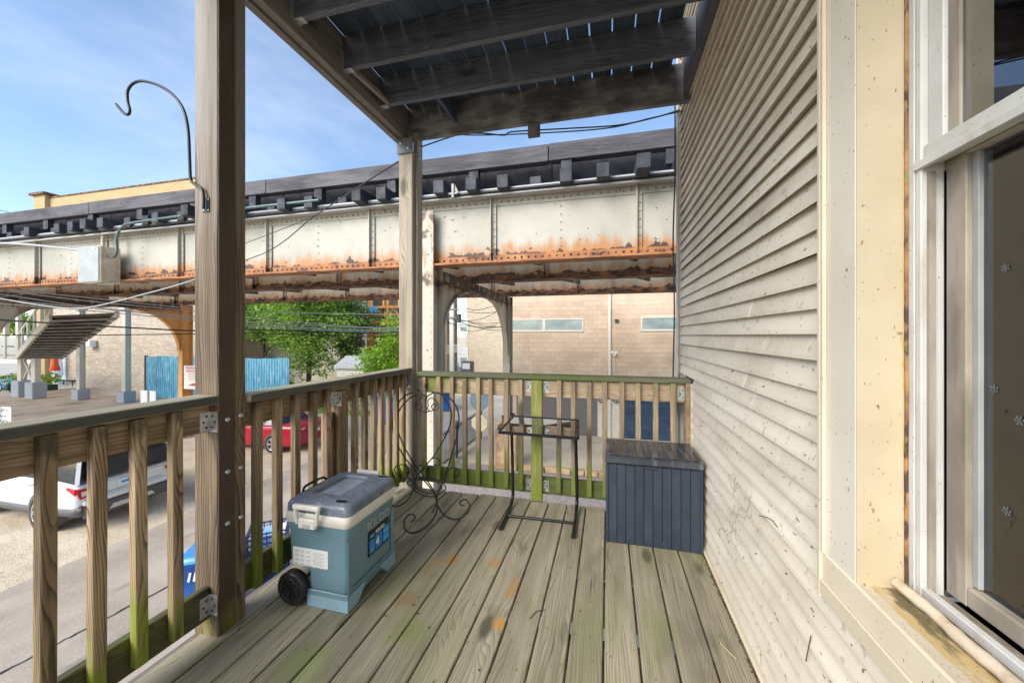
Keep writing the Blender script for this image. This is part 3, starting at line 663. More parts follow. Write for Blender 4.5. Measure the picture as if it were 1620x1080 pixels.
for x in (-1.57, -1.432, -1.305, -1.186, -1.068, -.95, -.82, -.695, -.385, -.262, -.143, -.022, .10, .225, .35, .474):
    put('baluster', balf, (x, 3.0225, 3.137 + random.uniform(-.012, .008)), rb, (0, random.uniform(-.008, .008), 0))
for (x, z, fl) in ((-.607, 3.975, -1), (-.513, 3.975, 1), (-.607, 3.172, -1), (-.513, 3.172, 1), (.553, 3.96, -1), (-1.638, 3.965, 1), (-1.638, 3.19, 1)):
    bracket(rb, x, 3.0395, z, flip=fl)
# ------------------------------------------------------------------ upper deck
ud = thing('upper_deck', 'underside of the upper wooden deck with dark joists and light leaking between boards', 'deck', (-.6, 1.0, 6.12))
k = -12
while True:
    g = random.choice((.009, .011, .013, .008)); x0 = GAP0 + .05 + k * PITCH; x1 = x0 + PITCH - g
    if x1 > .60: break
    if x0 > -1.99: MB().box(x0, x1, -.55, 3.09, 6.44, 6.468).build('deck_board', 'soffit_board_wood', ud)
    k += 1
for j in range(8):
    y = 2.63 - j * .42
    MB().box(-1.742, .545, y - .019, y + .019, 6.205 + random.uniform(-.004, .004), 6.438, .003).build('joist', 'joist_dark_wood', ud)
    m = MB(); m.box(-1.742, -1.68, y - .0225, y + .0225, 6.199, 6.2025); m.box(-1.7415, -1.739, y - .04, y + .04, 6.2, 6.33)
    m.build('joist_hanger', 'galvanised', ud)
MB().box(-1.80, -1.743, -.55, 3.045, 6.14, 6.438, .004).build('beam', 'beam_wood', ud)
MB().box(-1.845, -1.801, -.55, 3.10, 6.125, 6.435).build('beam', 'beam_wood', ud)
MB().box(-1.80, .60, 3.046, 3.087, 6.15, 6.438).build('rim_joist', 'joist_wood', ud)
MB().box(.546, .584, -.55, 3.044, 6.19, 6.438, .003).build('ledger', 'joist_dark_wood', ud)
MB().box(-1.30, -1.27, 2.66, 3.04, 6.24, 6.42, .003).build('blocking', 'soffit_board_wood', ud)
MB().bar((-1.70, 2.20, 6.215), (-1.66, 2.61, 6.215), .03, .03).build('blocking', 'beam_wood', ud)
tag(MB().box(-.645, -.545, 3.050, 3.085, 6.04, 6.149, .004).build('hanging_block', 'joist_wood'), 'small grey wooden block hanging below the rear edge of the upper deck', 'block')
def Y3(px, py, y=3.03): return atY(px, py, y)
cable('porch_wire', [Y3(665, 233, 3.10), Y3(723, 214, 3.10), Y3(760, 211, 3.11), Y3(797, 214, 3.10), Y3(808, 209, 3.1), Y3(850, 206, 3.1), Y3(905, 203, 3.1), Y3(980, 198, 3.1), Y3(1040, 185, 3.2), Y3(1079, 173, 3.42)], .006, 'cable_black', 'black wire sagging under the rear upper deck edge past the hanging block')
cable('porch_wire', [Y3(723, 213, 3.11), Y3(760, 214, 3.12), Y3(850, 211, 3.12), Y3(960, 203, 3.12), Y3(1030, 187, 3.2), Y3(1079, 176, 3.43)], .005, 'cable_black', 'second thin black wire twisted below the first one under the rear upper deck edge')
cable('drop_wire', [Y3(630, 256, 2.99), Y3(560, 300, 3.6), Y3(500, 340, 4.4), Y3(390, 411, 5.2), Y3(193, 443, 5.9), Y3(0, 470, 5.9), Y3(-60, 478, 5.9)], .008, 'cable_black', 'black drop wire running from the corner post top to the far left')
cable('drop_wire', [Y3(512, 332, 4.3), Y3(480, 349, 4.6), Y3(390, 384, 5.3), Y3(330, 405, 5.6), Y3(308, 414, 5.7)], .006, 'cable_black', 'short branch wire splitting from the drop wire in front of the girder')
cable('drop_wire', [Y3(392, 412, 5.3), Y3(308, 442, 5.8), Y3(240, 462, 5.9), Y3(133, 487, 6.0), Y3(60, 482, 6.0), Y3(0, 472, 6.0)], .012, 'cable_grey', 'pale thick wire sagging from behind the near post under the girder to the left')
wl = [((0, 455), (150, 472), (308, 488), (390, 493), (632, 497), 'top'), ((0, 459), (150, 477), (308, 492), (390, 502), (632, 518), 'second'), ((0, 473), (150, 488), (308, 503), (390, 513), (632, 521), 'third'),
      ((0, 480), (150, 492), (308, 507), (390, 516), (632, 523), 'fourth'), ((0, 506), (150, 515), (308, 523), (390, 521), (632, 525), 'fifth'), ((0, 530), (150, 530), (308, 528), (390, 527), (632, 530), 'lowest'),
      ((0, 465), (150, 486), (308, 500), (390, 509), (632, 519), 'slack')]
for i, q in enumerate(wl):
    pts = [Y3(q[0][0], q[0][1], 7.0), Y3(q[1][0], q[1][1], 8.4), Y3(q[2][0], q[2][1], 10.5), Y3(q[3][0], q[3][1], 12.0), Y3(q[4][0], q[4][1], 19.0), Y3(706, 492 + i * 3, 27.0)]
    pts = [pts[0] + (pts[0] - pts[1]) * .5] + pts
    cable('utility_line', pts, .016 if i != 4 else .024, 'cable_grey' if i in (0, 1, 2, 3, 6) else 'cable_black', {'top': 'topmost of the utility lines strung below the viaduct to the far pole', 'second': 'pale second highest utility line strung below the viaduct to the far pole', 'third': 'pale third utility line from the top strung below the viaduct', 'fourth': 'pale fourth utility line from the top strung below the viaduct', 'fifth': 'thick black utility line just above the lowest one below the viaduct', 'lowest': 'lowest utility line running level past the station columns', 'slack': 'pale slack utility line between the second and third lines below the viaduct'}[q[5]], 'utility lines below the viaduct')
cable('sky_wire', [Y3(-40, 325, 9), Y3(0, 333, 9), Y3(55, 344, 9.0), Y3(130, 358, 9)], .012, 'cable_black', 'wire at the far left crossing the sky above the viaduct, upper one')
cable('sky_wire', [Y3(-40, 332, 9), Y3(0, 338, 9), Y3(55, 348, 9.0), Y3(130, 360, 9)], .012, 'cable_black', 'wire at the far left crossing the sky above the viaduct, lower one')
# ------------------------------------------------------------------ house wall with siding and window
WX = .60
house = thing('house', 'house wall in beige lapped vinyl siding with a cream framed window', 'house', (1.2, .5, 0))
MB().box(WX + .03, 7.5, 1.30, 3.43, 0.0, 9.0).build('wall_core', 'room_dark', house)
MB().box(WX + .03, 7.5, -4.0, -.30, 0.0, 9.0).build('wall_core', 'room_dark', house)
MB().box(WX + .03, WX + .16, -.30, 1.30, 0.0, 3.70).build('wall_core', 'room_dark', house)
MB().box(WX + .03, WX + .16, -.30, 1.30, 5.95, 9.0).build('wall_core', 'room_dark', house)
EX = .0777; z0 = 4.4 + EX * .04
def lap(y0, y1):
    m = MB(); T = .015
    m.prism([(WX + .025, .014), (WX - T + .004, .013), (WX - T + .004, -.003), (WX - T, -.004), (WX - T + .0015, .010), (WX + .012, EX + .012), (WX + .025, EX + .012)], 'xz', y0, y1)
    return m
import bmesh
SW = 1.228
l_full = lap(SW, 3.43).mesh('siding_board', 'siding_vinyl'); l_short = lap(SW, 2.965).mesh('siding_board', 'siding_vinyl')
l_mid = lap(1.2275, 3.43).mesh('siding_board', 'siding_vinyl'); l_low = lap(-4.0, 2.965).mesh('siding_board', 'siding_vinyl'); l_back = lap(-4.0, -.30).mesh('siding_board', 'siding_vinyl')
rj = random.Random(4); k0 = int((DECK - .02 - z0) / EX) - 1
for k in range(k0, 60):
    z = z0 + k * EX
    if z > 8.4: break
    if z < 3.72: put('siding_board', l_low, (0, 0, z), house)
    else:
        if z < 4.05: put('siding_board', l_short, (0, 0, z), house)
        elif k % 4 == 1 and z < 6.4:
            ys = rj.uniform(1.7, 3.0)
            put('siding_board', lap(SW, ys).mesh('siding_board', 'siding_vinyl'), (0, 0, z), house); put('siding_board', lap(ys - .02, 3.43).mesh('siding_board', 'siding_vinyl'), (-.0018, 0, z + .0006), house)
        else: put('siding_board', l_full, (0, 0, z + rj.uniform(-.0012, .0012)), house, (rj.uniform(-.0007, .0007), rj.uniform(-.012, .012), 0))
        put('siding_board', l_back, (0, 0, z), house)
lowwall = lap(-4.0, 3.43).mesh('siding_board', 'siding_vinyl')
for k in range(k0 - 1, -60, -1):
    z = z0 + k * EX
    if z < .05: break
    put('siding_board', lowwall, (0, 0, z), house)
MB().box(WX - .016, WX + .02, 2.966, 2.998, DECK, 4.045, .003).build('corner_trim', 'trim_cream_paint', house)
MB().box(WX - .024, WX + .02, 3.431, 3.47, 0, 9.0, .004).build('corner_trim', 'siding_vinyl', house)
MB().box(WX - .030, WX - .008, -2.2, 2.96, DECK + .003, DECK + .022, .004).build('base_flashing', 'trim_cream_paint', house)
# window: casing, reveal, sill, frame, upper sash, lower sash
SILL = 3.81
wn = MB().box(WX - .026, WX + .03, 1.076, 1.212, SILL - .012, 6.0, .002).build('window', 'casing_paint', house)
m = MB(); m.box(WX - .036, WX + .03, 1.2125, 1.2275, SILL - .13, 6.02, .002); m.build('casing_trim', 'trim_cream_paint', wn)
MB().box(WX - .036, WX - .0265, 1.196, 1.212, SILL - .002, 6.0, .002).build('casing_trim', 'trim_cream_paint', wn)
MB().box(WX - .0255, WX + .074, 1.073, 1.0755, SILL - .03, 6.0).build('reveal', 'reveal_cream_paint', wn)
MB().box(WX + .03, WX + .15, 1.0757, 1.29, SILL - .1, 6.0).build('jamb', 'room_dark', wn)
cpts = [V(WX + .070, 1.0705 + random.uniform(-.0012, .0012), SILL + .04 * i) for i in range(54)]
MB().tube(smooth_path(cpts, 2), .0042, 6).build('caulk', 'caulk_rust', wn)
m = MB(); m.prism([(WX - .020, SILL - .006), (WX + .11, SILL + .004), (WX + .11, SILL - .05), (WX - .020, SILL - .05)], 'xz', -.12, 1.0725); m.build('sill', 'sill_dirty', wn)
m = MB(); m.box(WX - .030, WX - .0205, -.3, 1.212, SILL - .125, SILL - .003, .002); m.build('apron', 'trim_cream_paint', wn)
MB().box(WX - .037, WX - .0305, -.3, 1.2118, SILL - .120, SILL - .075, .003).build('apron_moulding', 'trim_cream_paint', wn)
pts = [V(WX + .050 + random.uniform(-.002, .002), 1.066 - .045 * i, SILL + .0145 + random.uniform(-.0015, .0025)) for i in range(27)]
MB().tube(smooth_path(pts, 3), [.0122 + random.uniform(-.0012, .0012) for _ in range(79)], 8).build('backer_rod', 'backer_rod', wn)
FX = WX + .076
fr_ = MB().box(FX, FX + .075, 1.038, 1.0725, SILL + .006, 6.0, .002).build('frame', 'vinyl_frame', wn)
MB().box(FX - .004, FX - .0005, 1.052, 1.0685, SILL + .006, 6.0, .001).build('frame_lip', 'vinyl_frame', wn)
MB().box(FX, FX + .016, -.1, 1.0375, SILL + .008, SILL + .030, .002).build('frame_sill', 'vinyl_frame', wn)
MB().box(FX + .017, FX + .045, -.1, 1.0375, SILL + .006, SILL + .018, .001).build('track', 'sash_dirty', wn)
MB().box(FX + .040, FX + .052, 1.030, 1.0376, SILL + .02, 4.76).build('track', 'steel_dark_paint0', wn)
MB().box(FX + .010, FX + .022, 1.031, 1.0376, SILL + .02, 4.76).build('track', 'sash_dirty', wn)
MR = 4.79
MB().box(FX + .012, FX + .036, .998, 1.0375, MR + .03, 6.0, .002).build('upper_sash', 'vinyl_frame', wn)
MB().box(FX + .020, FX + .034, .972, .9975, MR + .03, 6.0).build('glazing_bead', 'sash_dirty', wn)
MB().box(FX + .004, FX + .036, -.1, 1.0375, MR - .012, MR + .030, .002).build('meeting_rail', 'vinyl_frame', wn)
MB().box(FX - .006, FX + .006, -.1, 1.0515, MR - .020, MR - .002, .001).build('meeting_rail', 'vinyl_frame', wn)
MB().box(FX + .040, FX + .072, .984, 1.0375, SILL + .030, MR + .02, .002).build('lower_sash', 'sash_dirty', wn)
MB().box(FX + .050, FX + .068, .970, .9838, SILL + .075, MR, .001).build('glazing_bead', 'cable_grey0', wn)
MB().box(FX + .040, FX + .072, -.1, .9838, SILL + .030, SILL + .072, .004).build('lower_sash_rail', 'sash_dirty', wn)
MB().box(FX + .038, FX + .072, -.1, .9838, MR - .016, MR + .022, .002).build('lower_sash_rail', 'sash_dirty', wn)
MB().box(FX + .026, FX + .029, -.1, .973, MR + .03, 6.0).build('pane', 'window_glass', wn)
MB().box(FX + .058, FX + .061, -.1, .975, SILL + .07, MR).build('pane', 'screen_glass', wn)
# window blind slats and room behind
sl_ = MB().prism([(FX + .118, 0), (FX + .121, .0), (FX + .143, .022), (FX + .140, .022)], 'xz', -.12, 1.05).mesh('blind_slat', 'blind_slat')
for k in range(90):
    put('blind_slat', sl_, (0, 0, 3.84 + k * .024), wn)
m = MB(); m.box(3.5, 3.55, -.3, 1.3, 3.0, 6.2); m.box(.85, 3.5, -.32, -.30, 3, 6.2); m.box(.85, 3.5, 1.30, 1.32, 3, 6.2); m.box(.85, 3.5, -.3, 1.3, 3.0, 3.05); m.build('room', 'room_dark', wn)
# paper snowflakes on the lower pane
def flake(y, z, r, rot):
    m = MB(); x = FX + .0565
    for a in range(6):
        t = rot + a * math.pi / 3; d = V(0, math.cos(t), math.sin(t)); c = V(x, y, z)
        m.bar(c, c + d * r, .0012, r * .16, up=(1, 0, 0))
        for s in (-1, 1):
            d2 = V(0, math.cos(t + s * .7), math.sin(t + s * .7)); q = c + d * r * .55; m.bar(q, q + d2 * r * .38, .0011, r * .12, up=(1, 0, 0))
    m.build('snowflake_sticker', 'flake_grey', wn)
for (px, py, r) in ((1590, 424, .008), (1572, 615, .009), (1612, 665, .009), (1592, 808, .009)):
    p = atX(px, py, FX + .056); flake(p.y, p.z, r, random.random())
# conduit and wires up the house corner
tag(MB().tube([(.565, 3.405, 3.0), (.565, 3.405, 8.8)], .011, 8).build('wall_conduit', 'cable_grey'), 'thin pale conduit running up the far corner of the siding', 'conduit')
cable('wall_cable', [V(.535, 3.40, 3.0), V(.53, 3.40, 4.0), V(.54, 3.40, 4.6), V(.53, 3.40, 5.2), V(.545, 3.40, 5.8), V(.545, 3.41, 6.6)], .006, 'cable_black', 'thin black cable hanging down beside the conduit at the far siding corner')
# ------------------------------------------------------------------ cooler
wet = dict(col=(.62, .72, .76), scale=(150, 150, 150), lo=.70, hi=.76, s=.35, detail=2)
layered('cooler_body', (.14, .245, .295), (.16, .275, .33), 3.0, .38, layers=(wet,), bumps=(110.0, .12, .003))
layered('cooler_lid', (.13, .155, .20), (.17, .20, .25), 6.0, .3, layers=(dict(col=(.38, .44, .52), scale=(45, 45, 45), lo=.58, hi=.66, s=.35, detail=3),), bumps=(70.0, .15, .003))
plain('cooler_white', (.74, .71, .655), .42, var=.03)
plain('cooler_skirt', (.25, .40, .50), .4)
plain('rubber_black', (.012, .012, .013), .42)
plain('label_black', (.012, .015, .022), .45); plain('label_blue', (.02, .22, .62), .4); plain('label_lightblue', (.10, .45, .80), .4); plain('print_grey', (.45, .45, .45), .8)
plain('logo_silver', (.42, .45, .47), .35, .4)
layered('recess_tray', (.30, .36, .42), (.40, .46, .52), 12.0, .12)
cl = thing('wheeled_cooler', 'wet teal hard cooler with white rim, grey lid and black wheels standing on the deck', 'cooler', (-1.39, 1.77, DECK))
cx, cy = -1.40, 1.775
zb = DECK + .003
def ringx(x0, x1, y0, y1, r, z): return rrect((x0 + x1) / 2, (y0 + y1) / 2, (x1 - x0) / 2, (y1 - y0) / 2, r, z)
m = MB(); rings = []
for (x0, z, ins) in ((-1.450, .030, .010), (-1.455, .045, .004), (-1.458, .165, .004), (-1.475, .182, .004), (-1.560, .196, .004), (-1.572, .21, .004), (-1.578, .36, .001), (-1.579, .372, -.004), (-1.582, .415, -.006)):
    rings.append(ringx(x0 + ins * .3, -1.226 - ins, 1.572 + ins, 1.978 - ins, .022, zb + z))
body = m.loft(rings).build('body', 'cooler_body', cl)
m = MB()
for (y0, y1) in ((1.566, 1.70), (1.85, 1.984)):
    near = y0 < 1.6
    yy = [(1.566, 0), (1.645, 0), (1.70, .055), (1.70, .075), (1.566, .075)] if near else [(1.984, 0), (1.905, 0), (1.85, .055), (1.85, .075), (1.984, .075)]
    MB().prism([(a, zb + b) for a, b in yy], 'yz', -1.455, -1.221).build('foot', 'cooler_skirt', cl)
# raised corner ribs on the front and the logo side
m = MB(); m.box(-1.452, -1.220, 1.5655, 1.572, zb + .055, zb + .085, .003); m.box(-1.2275, -1.2205, 1.570, 1.605, zb + .07, zb + .335, .003); m.box(-1.2275, -1.2205, 1.605, 1.975, zb + .085, zb + .098, .003)
m.box(-1.2275, -1.2205, 1.945, 1.976, zb + .098, zb + .335, .003)
m.build('rib', 'cooler_body', cl)
m = MB(); rings = [ringx(-1.588, -1.214, 1.560, 1.990, .03, zb + z) for z in (.408, .412)] + [ringx(-1.592, -1.210, 1.556, 1.994, .032, zb + z) for z in (.416, .455)] + [ringx(-1.588, -1.214, 1.560, 1.990, .03, zb + .462)]
m.loft(rings).build('rim', 'cooler_white', cl)
m = MB(); o_ = lambda d, z: ringx(-1.588 + d, -1.214 - d, 1.560 + d, 1.990 - d, .032, zb + z)
i_ = lambda d, z: ringx(-1.515 + d, -1.345 - d, 1.665 + d, 1.925 - d, .02, zb + z)
lid = m.loft([o_(0, .463), o_(.001, .495), o_(.008, .508), o_(.022, .518), i_(-.03, .519), i_(-.006, .521), i_(.0, .518), i_(.004, .496)]).build('lid', 'cooler_lid', cl)
MB().loft([i_(.006, .4965), i_(.006, .4985)]).build('tray', 'recess_tray', lid)
m = MB()
for (x, y) in ((-1.285, 1.605), (-1.275, 1.945)):
    ring = [V(x + .034 * math.cos(2 * math.pi * i / 16), y + .022 * math.sin(2 * math.pi * i / 16), zb + .5195) for i in range(16)]
    m.tube(ring, .003, 6, closed=True)
m.build('cup_rim', 'cooler_lid', lid)
for (x, y) in ((-1.285, 1.605), (-1.275, 1.945)):
    MB().loft([[V(x + .032 * math.cos(2 * math.pi * i / 16), y + .02 * math.sin(2 * math.pi * i / 16), zb + z) for i in range(16)] for z in (.515, .5202)]).build('cup_recess', 'rubber_black', lid)
def cooler_handle(yf, s):
    xa, xb = -1.478, -1.375
    m = MB(); b = MB().box(xa + .002, xb - .002, yf - s * .002, yf - s * .03, zb + .400, zb + .450, .006)
    h = b.build('handle', 'cooler_white', cl)
    pts = [(xa - .004, yf - s * .022, zb + .42), (xa - .016, yf - s * .026, zb + .512), (xb + .016, yf - s * .026, zb + .512), (xb + .004, yf - s * .022, zb + .42)]
    g = MB(); g.bar(pts[0], pts[1], .014, .020, up=(0, 1, 0), b=.004); g.bar(pts[2], pts[3], .014, .020, up=(0, 1, 0), b=.004)
    g.bar(V(*pts[1]) - V(.010, 0, .006), V(*pts[2]) + V(.010, 0, -.006), .024, .024, b=.006); g.build('grip', 'cooler_white', h)
    MB().box(xa + .03, xb - .03, yf - s * .0305, yf - s * .033, zb + .408, zb + .425, .001).build('grip_slot', 'print_grey', h)
cooler_handle(1.556, 1); cooler_handle(1.994, -1)
wm = MB(); wm.tube([(-1.532, 1.532, 0), (-1.532, 1.537, 0), (-1.532, 1.572, 0), (-1.532, 1.577, 0)], [.076, .083, .083, .076], 28)
def wheel(y0):
    c = V(-1.532, y0, zb + .083)
    t_ = MB().tube([c + V(0, 0, 0), c + V(0, .006, 0), c + V(0, .042, 0), c + V(0, .048, 0)], [.074, .083, .083, .074], 28).build('wheel', 'rubber_black', cl)
    m = MB(); ring = [c + V(.052 * math.cos(2 * math.pi * i / 24), -.001, .052 * math.sin(2 * math.pi * i / 24)) for i in range(24)]; m.tube(ring, .004, 6, closed=True)
    for a in range(8):
        d = V(math.cos(a * math.pi / 4), 0, math.sin(a * math.pi / 4)); m.bar(c + V(0, -.001, 0) + d * .01, c + V(0, -.001, 0) + d * .05, .006, .006)
    m.cyl(c + V(0, -.006, 0), c + V(0, .002, 0), .013, n=12); m.build('hub', 'black_gloss_tube', t_)
wheel(1.538); wheel(1.964)
MB().tube([(-1.532, 1.58, zb + .083), (-1.532, 1.97, zb + .083)], .008, 8).build('axle', 'black_iron', cl)
m = MB(); m.box(-1.612, -1.584, 1.70, 1.86, zb + .455, zb + .50, .006); m.tube(smooth_path([(-1.60, 1.69, zb + .50), (-1.605, 1.72, zb + .522), (-1.605, 1.84, zb + .522), (-1.60, 1.87, zb + .50)], 4), .007, 8)
m.box(-1.61, -1.59, 1.72, 1.735, zb + .21, zb + .46); m.box(-1.61, -1.59, 1.825, 1.84, zb + .21, zb + .46); m.build('tow_handle', 'rubber_black', cl)
# printed label on the front end
p0 = atY(464, 862, 1.574); p1 = atY(519, 899, 1.574)
lb = MB().box(p0.x, p1.x, 1.5725, 1.5755, p1.z - .004, p0.z - .004).build('care_label', 'paper_white', cl)
m = MB(); wx = (p1.x - p0.x)
for r_ in range(4):
    for c_ in range(3):
        x = p0.x + wx * (.06 + c_ * .17); z = p0.z - .018 - r_ * .022
        for q in range(3): m.box(x, x + wx * .10, 1.5716, 1.5724, z - q * .004, z - q * .004 + .0016)
for q in range(11): m.box(p0.x + wx * .58, p0.x + wx * (.94 - .06 * (q % 3)), 1.5716, 1.5724, p0.z - .02 - q * .006, p0.z - .0183 - q * .006)
for q in range(4): m.box(p0.x + wx * (.58 + q * .1), p0.x + wx * (.63 + q * .1), 1.5716, 1.5724, p0.z - .098, p0.z - .090)
m.build('label_print', 'print_grey', lb)
# logo and sticker on the long side
FXs = -1.2195
def side(zx, zy): return atX(400 + zx / 3.857, 700 + zy / 3.857, FXs)
a, b = side(707, 530), side(832, 445)
text('logo', 'IGLOO', .064, 'logo_silver', (FXs - .0055, (a.y + b.y) / 2, zb + .338), (R(90), 0, R(90)), cl, depth=.004, bold=.0015, spacing=1.05)
y0s, y1s = 1.735, 1.925; zs0, zs1 = zb + .175, zb + .305
st = MB().box(-1.2262, -1.2225, y0s, y1s, zs0, zs1).build('sticker', 'label_black', cl)
m = MB(); m.box(-1.2222, -1.2212, y0s + .058, y0s + .118, zs0 + .012, zs1 - .042); m.build('sticker_panel', 'label_blue', st)
m = MB(); m.box(-1.2222, -1.2212, y0s + .006, y0s + .05, zs0 + .012, zs1 - .05); m.box(-1.2222, -1.2212, y0s + .126, y1s - .006, zs0 + .012, zs1 - .030); m.build('sticker_panel', 'label_blue', st)
m = MB(); m.box(-1.2210, -1.2205, y0s + .012, y0s + .045, zs1 - .036, zs1 - .022)
for q in range(3): m.box(-1.2210, -1.2205, y0s + .014, y0s + .042, zs0 + .018 + q * .009, zs0 + .022 + q * .009)
for q in range(4): m.box(-1.2210, -1.2205, y0s + .132 + (q % 2) * .026, y0s + .152 + (q % 2) * .026, zs0 + .02 + (q // 2) * .038, zs0 + .045 + (q // 2) * .038)
m.build('sticker_print', 'label_lightblue', st)
text('sticker_word', 'IGLOO', .026, 'paper_white', (-1.2211, y0s + .10, zs1 - .024), (R(90), 0, R(90)), st, depth=.0006, bold=.0006)
text('sticker_word', '4', .060, 'paper_white', (-1.2206, y0s + .075, zs0 + .048), (R(90), 0, R(90)), st, depth=.0004, bold=.001)
glass('droplet', (.80, .86, .88), refl=.12)
m = MB(); rd = random.Random(9)
for _ in range(170): m.dome((rd.uniform(-1.555, -1.24), 1.5715, zb + rd.uniform(.10, .36)), (0, -1, 0), rd.uniform(.0011, .0026), None, 6)
for _ in range(170): m.dome((-1.2262, rd.uniform(1.61, 1.94), zb + rd.uniform(.10, .35)), (1, 0, 0), rd.uniform(.0011, .0026), None, 6)
for _ in range(160):
    x, y = rd.uniform(-1.56, -1.24), rd.uniform(1.585, 1.965)
    if not (-1.54 < x < -1.32 and 1.64 < y < 1.95): m.dome((x, y, zb + .5185), (0, 0, 1), rd.uniform(.002, .005), .0012, 7)
tag(m.build('droplet', 'droplet', cl), kind='stuff')
# ------------------------------------------------------------------ wrought-iron scroll stand
stn = thing('scroll_plant_stand', 'black wrought iron scroll stand shaped like a heart beside the corner post', 'plant stand', (-1.25, 2.65, DECK))
def sq(lst, y, r=.0055, name='scroll', n=5):
    pts = []
    for q in lst:
        yy = q[2] if len(q) > 2 else y
        p = atY(600 + q[0] / 3.6, 560 + q[1] / 3.6, yy)
        if p.z < DECK + r: p = atZ(600 + q[0] / 3.6, 560 + q[1] / 3.6, DECK + r)
        pts.append(p)
    MB().tube(smooth_path(pts, n), r, 6).build(name, 'black_iron', stn)
sq([(222, 300), (212, 288), (230, 282), (242, 300), (228, 318), (203, 305), (206, 280), (238, 250), (262, 262), (262, 300), (285, 320), (262, 330), (230, 322)], 2.78, .004)
sq([(318, 300), (328, 288), (310, 282), (298, 300), (312, 318), (337, 305), (334, 280), (302, 250), (278, 262), (278, 300), (262, 318), (280, 326), (310, 320)], 2.78, .004)
sq([(268, 262), (262, 240), (215, 218), (150, 235), (95, 300), (76, 390), (90, 480), (140, 580), (220, 680), (290, 760), (325, 830, 2.62), (325, 900, 2.5), (280, 970, 2.42), (200, 1015, 2.36), (150, 1000, 2.36), (142, 950, 2.40), (165, 915, 2.42), (195, 912, 2.42), (203, 935, 2.42), (180, 955, 2.42)], 2.78)
sq([(268, 262), (275, 240), (320, 218), (385, 238), (440, 300), (454, 380), (440, 470), (405, 600), (370, 700), (335, 790, 2.70), (330, 850, 2.62), (370, 915, 2.56), (440, 940, 2.52), (500, 905, 2.54), (514, 860, 2.58), (495, 828, 2.6), (465, 835, 2.6), (460, 855, 2.6), (485, 862, 2.6)], 2.76)
sq([(250, 240), (190, 240), (120, 310), (104, 390), (125, 490), (190, 610), (250, 690), (300, 760), (330, 830, 2.72), (300, 900, 2.75)], 2.84)
sq([(300, 215), (360, 235), (405, 310), (408, 380), (375, 470), (310, 580), (240, 660), (200, 720), (195, 770, 2.70), (160, 830, 2.62), (105, 865, 2.58), (60, 850, 2.6), (45, 820, 2.62), (65, 800, 2.62)], 2.84)
sq([(165, 690), (140, 710), (90, 670), (95, 640), (130, 628), (165, 650), (165, 690), (200, 740), (260, 770)], 2.72, .0045)
sq([(250, 660), (270, 625), (310, 590), (340, 600), (345, 625), (325, 635), (312, 622)], 2.74, .0045)
sq([(370, 735), (395, 660), (430, 645), (455, 665), (450, 692), (430, 695), (422, 682)], 2.70, .0045)
sq([(160, 735), (230, 795), (310, 810), (370, 775), (372, 745), (300, 705), (220, 700), (165, 725), (160, 735)], 2.72, .0045, 'ring')
sq([(180, 740), (240, 780), (300, 790), (350, 765), (345, 740), (290, 715), (225, 712), (185, 730)], 2.74, .004, 'ring')
p = atY(600 + 266 / 3.6, 560 + 172 / 3.6, 2.78)
MB().tube([p + V(0, 0, -.045), p + V(0, 0, -.03), p + V(0, 0, -.015), p, p + V(0, 0, .015), p + V(0, 0, .024)], [.004, .007, .013, .014, .009, .002], 10).build('finial', 'black_iron', stn)
# ------------------------------------------------------------------ tray table
glass('tray_glass', (.28, .29, .31), refl=.38)
tb = thing('tray_table', 'black metal tray table with tilted glass top against the rear railing', 'table', (-.48, 2.75, DECK))
r_ = .0125
for (xf, xb_, yf) in ((-.722, -.735, 2.50), (-.225, -.232, 2.52)):
    z = DECK + r_ + .001
    pts = smooth_path([(xf, yf, z), (xf + (xb_ - xf) * .6, yf + .23, z), (xb_, yf + .33, z + .005), (xb_, yf + .40, z + .05), (xb_, yf + .405, z + .14), (xb_ - .005, yf + .41, z + .36), (xb_ - .01, yf + .40, 3.655)], 5)
    MB().tube(pts, r_, 10).build('leg', 'black_gloss_tube', tb)
    MB().tube([(xf, yf - .002, z), (xf, yf + .025, z)], .0155, 10).build('foot_cap', 'rubber_black', tb)
MB().tube([(-.725, 2.69, DECK + .016), (-.227, 2.70, DECK + .016)], .009, 10).build('cross_bar', 'black_gloss_tube', tb)
fa, fb = V(-.785, 2.68, 3.680), V(-.205, 2.70, 3.668); ba, bb = V(-.745, 2.965, 3.738), V(-.225, 2.965, 3.735)
tr = MB(); 
for (p, q) in ((fa, fb), (ba, bb), (fa, ba), (fb, bb)): tr.bar(p, q, .016, .020, b=.003)
tr.build('tray_frame', 'black_gloss_tube', tb)
n_ = (fb - fa).cross(ba - fa).normalized()
m = MB(); m.add([fa + n_ * .004, fb + n_ * .004, bb + n_ * .004, ba + n_ * .004, fa - n_ * .002, fb - n_ * .002, bb - n_ * .002, ba - n_ * .002], [(0, 1, 2, 3), (7, 6, 5, 4), (0, 4, 5, 1), (1, 5, 6, 2), (2, 6, 7, 3), (3, 7, 4, 0)]); m.build('glass_top', 'tray_glass', tb)
m = MB(); m.tube([(-.745, 2.90, 3.655), (-.245, 2.91, 3.655)], .009, 8); m.build('support_bar', 'black_gloss_tube', tb)
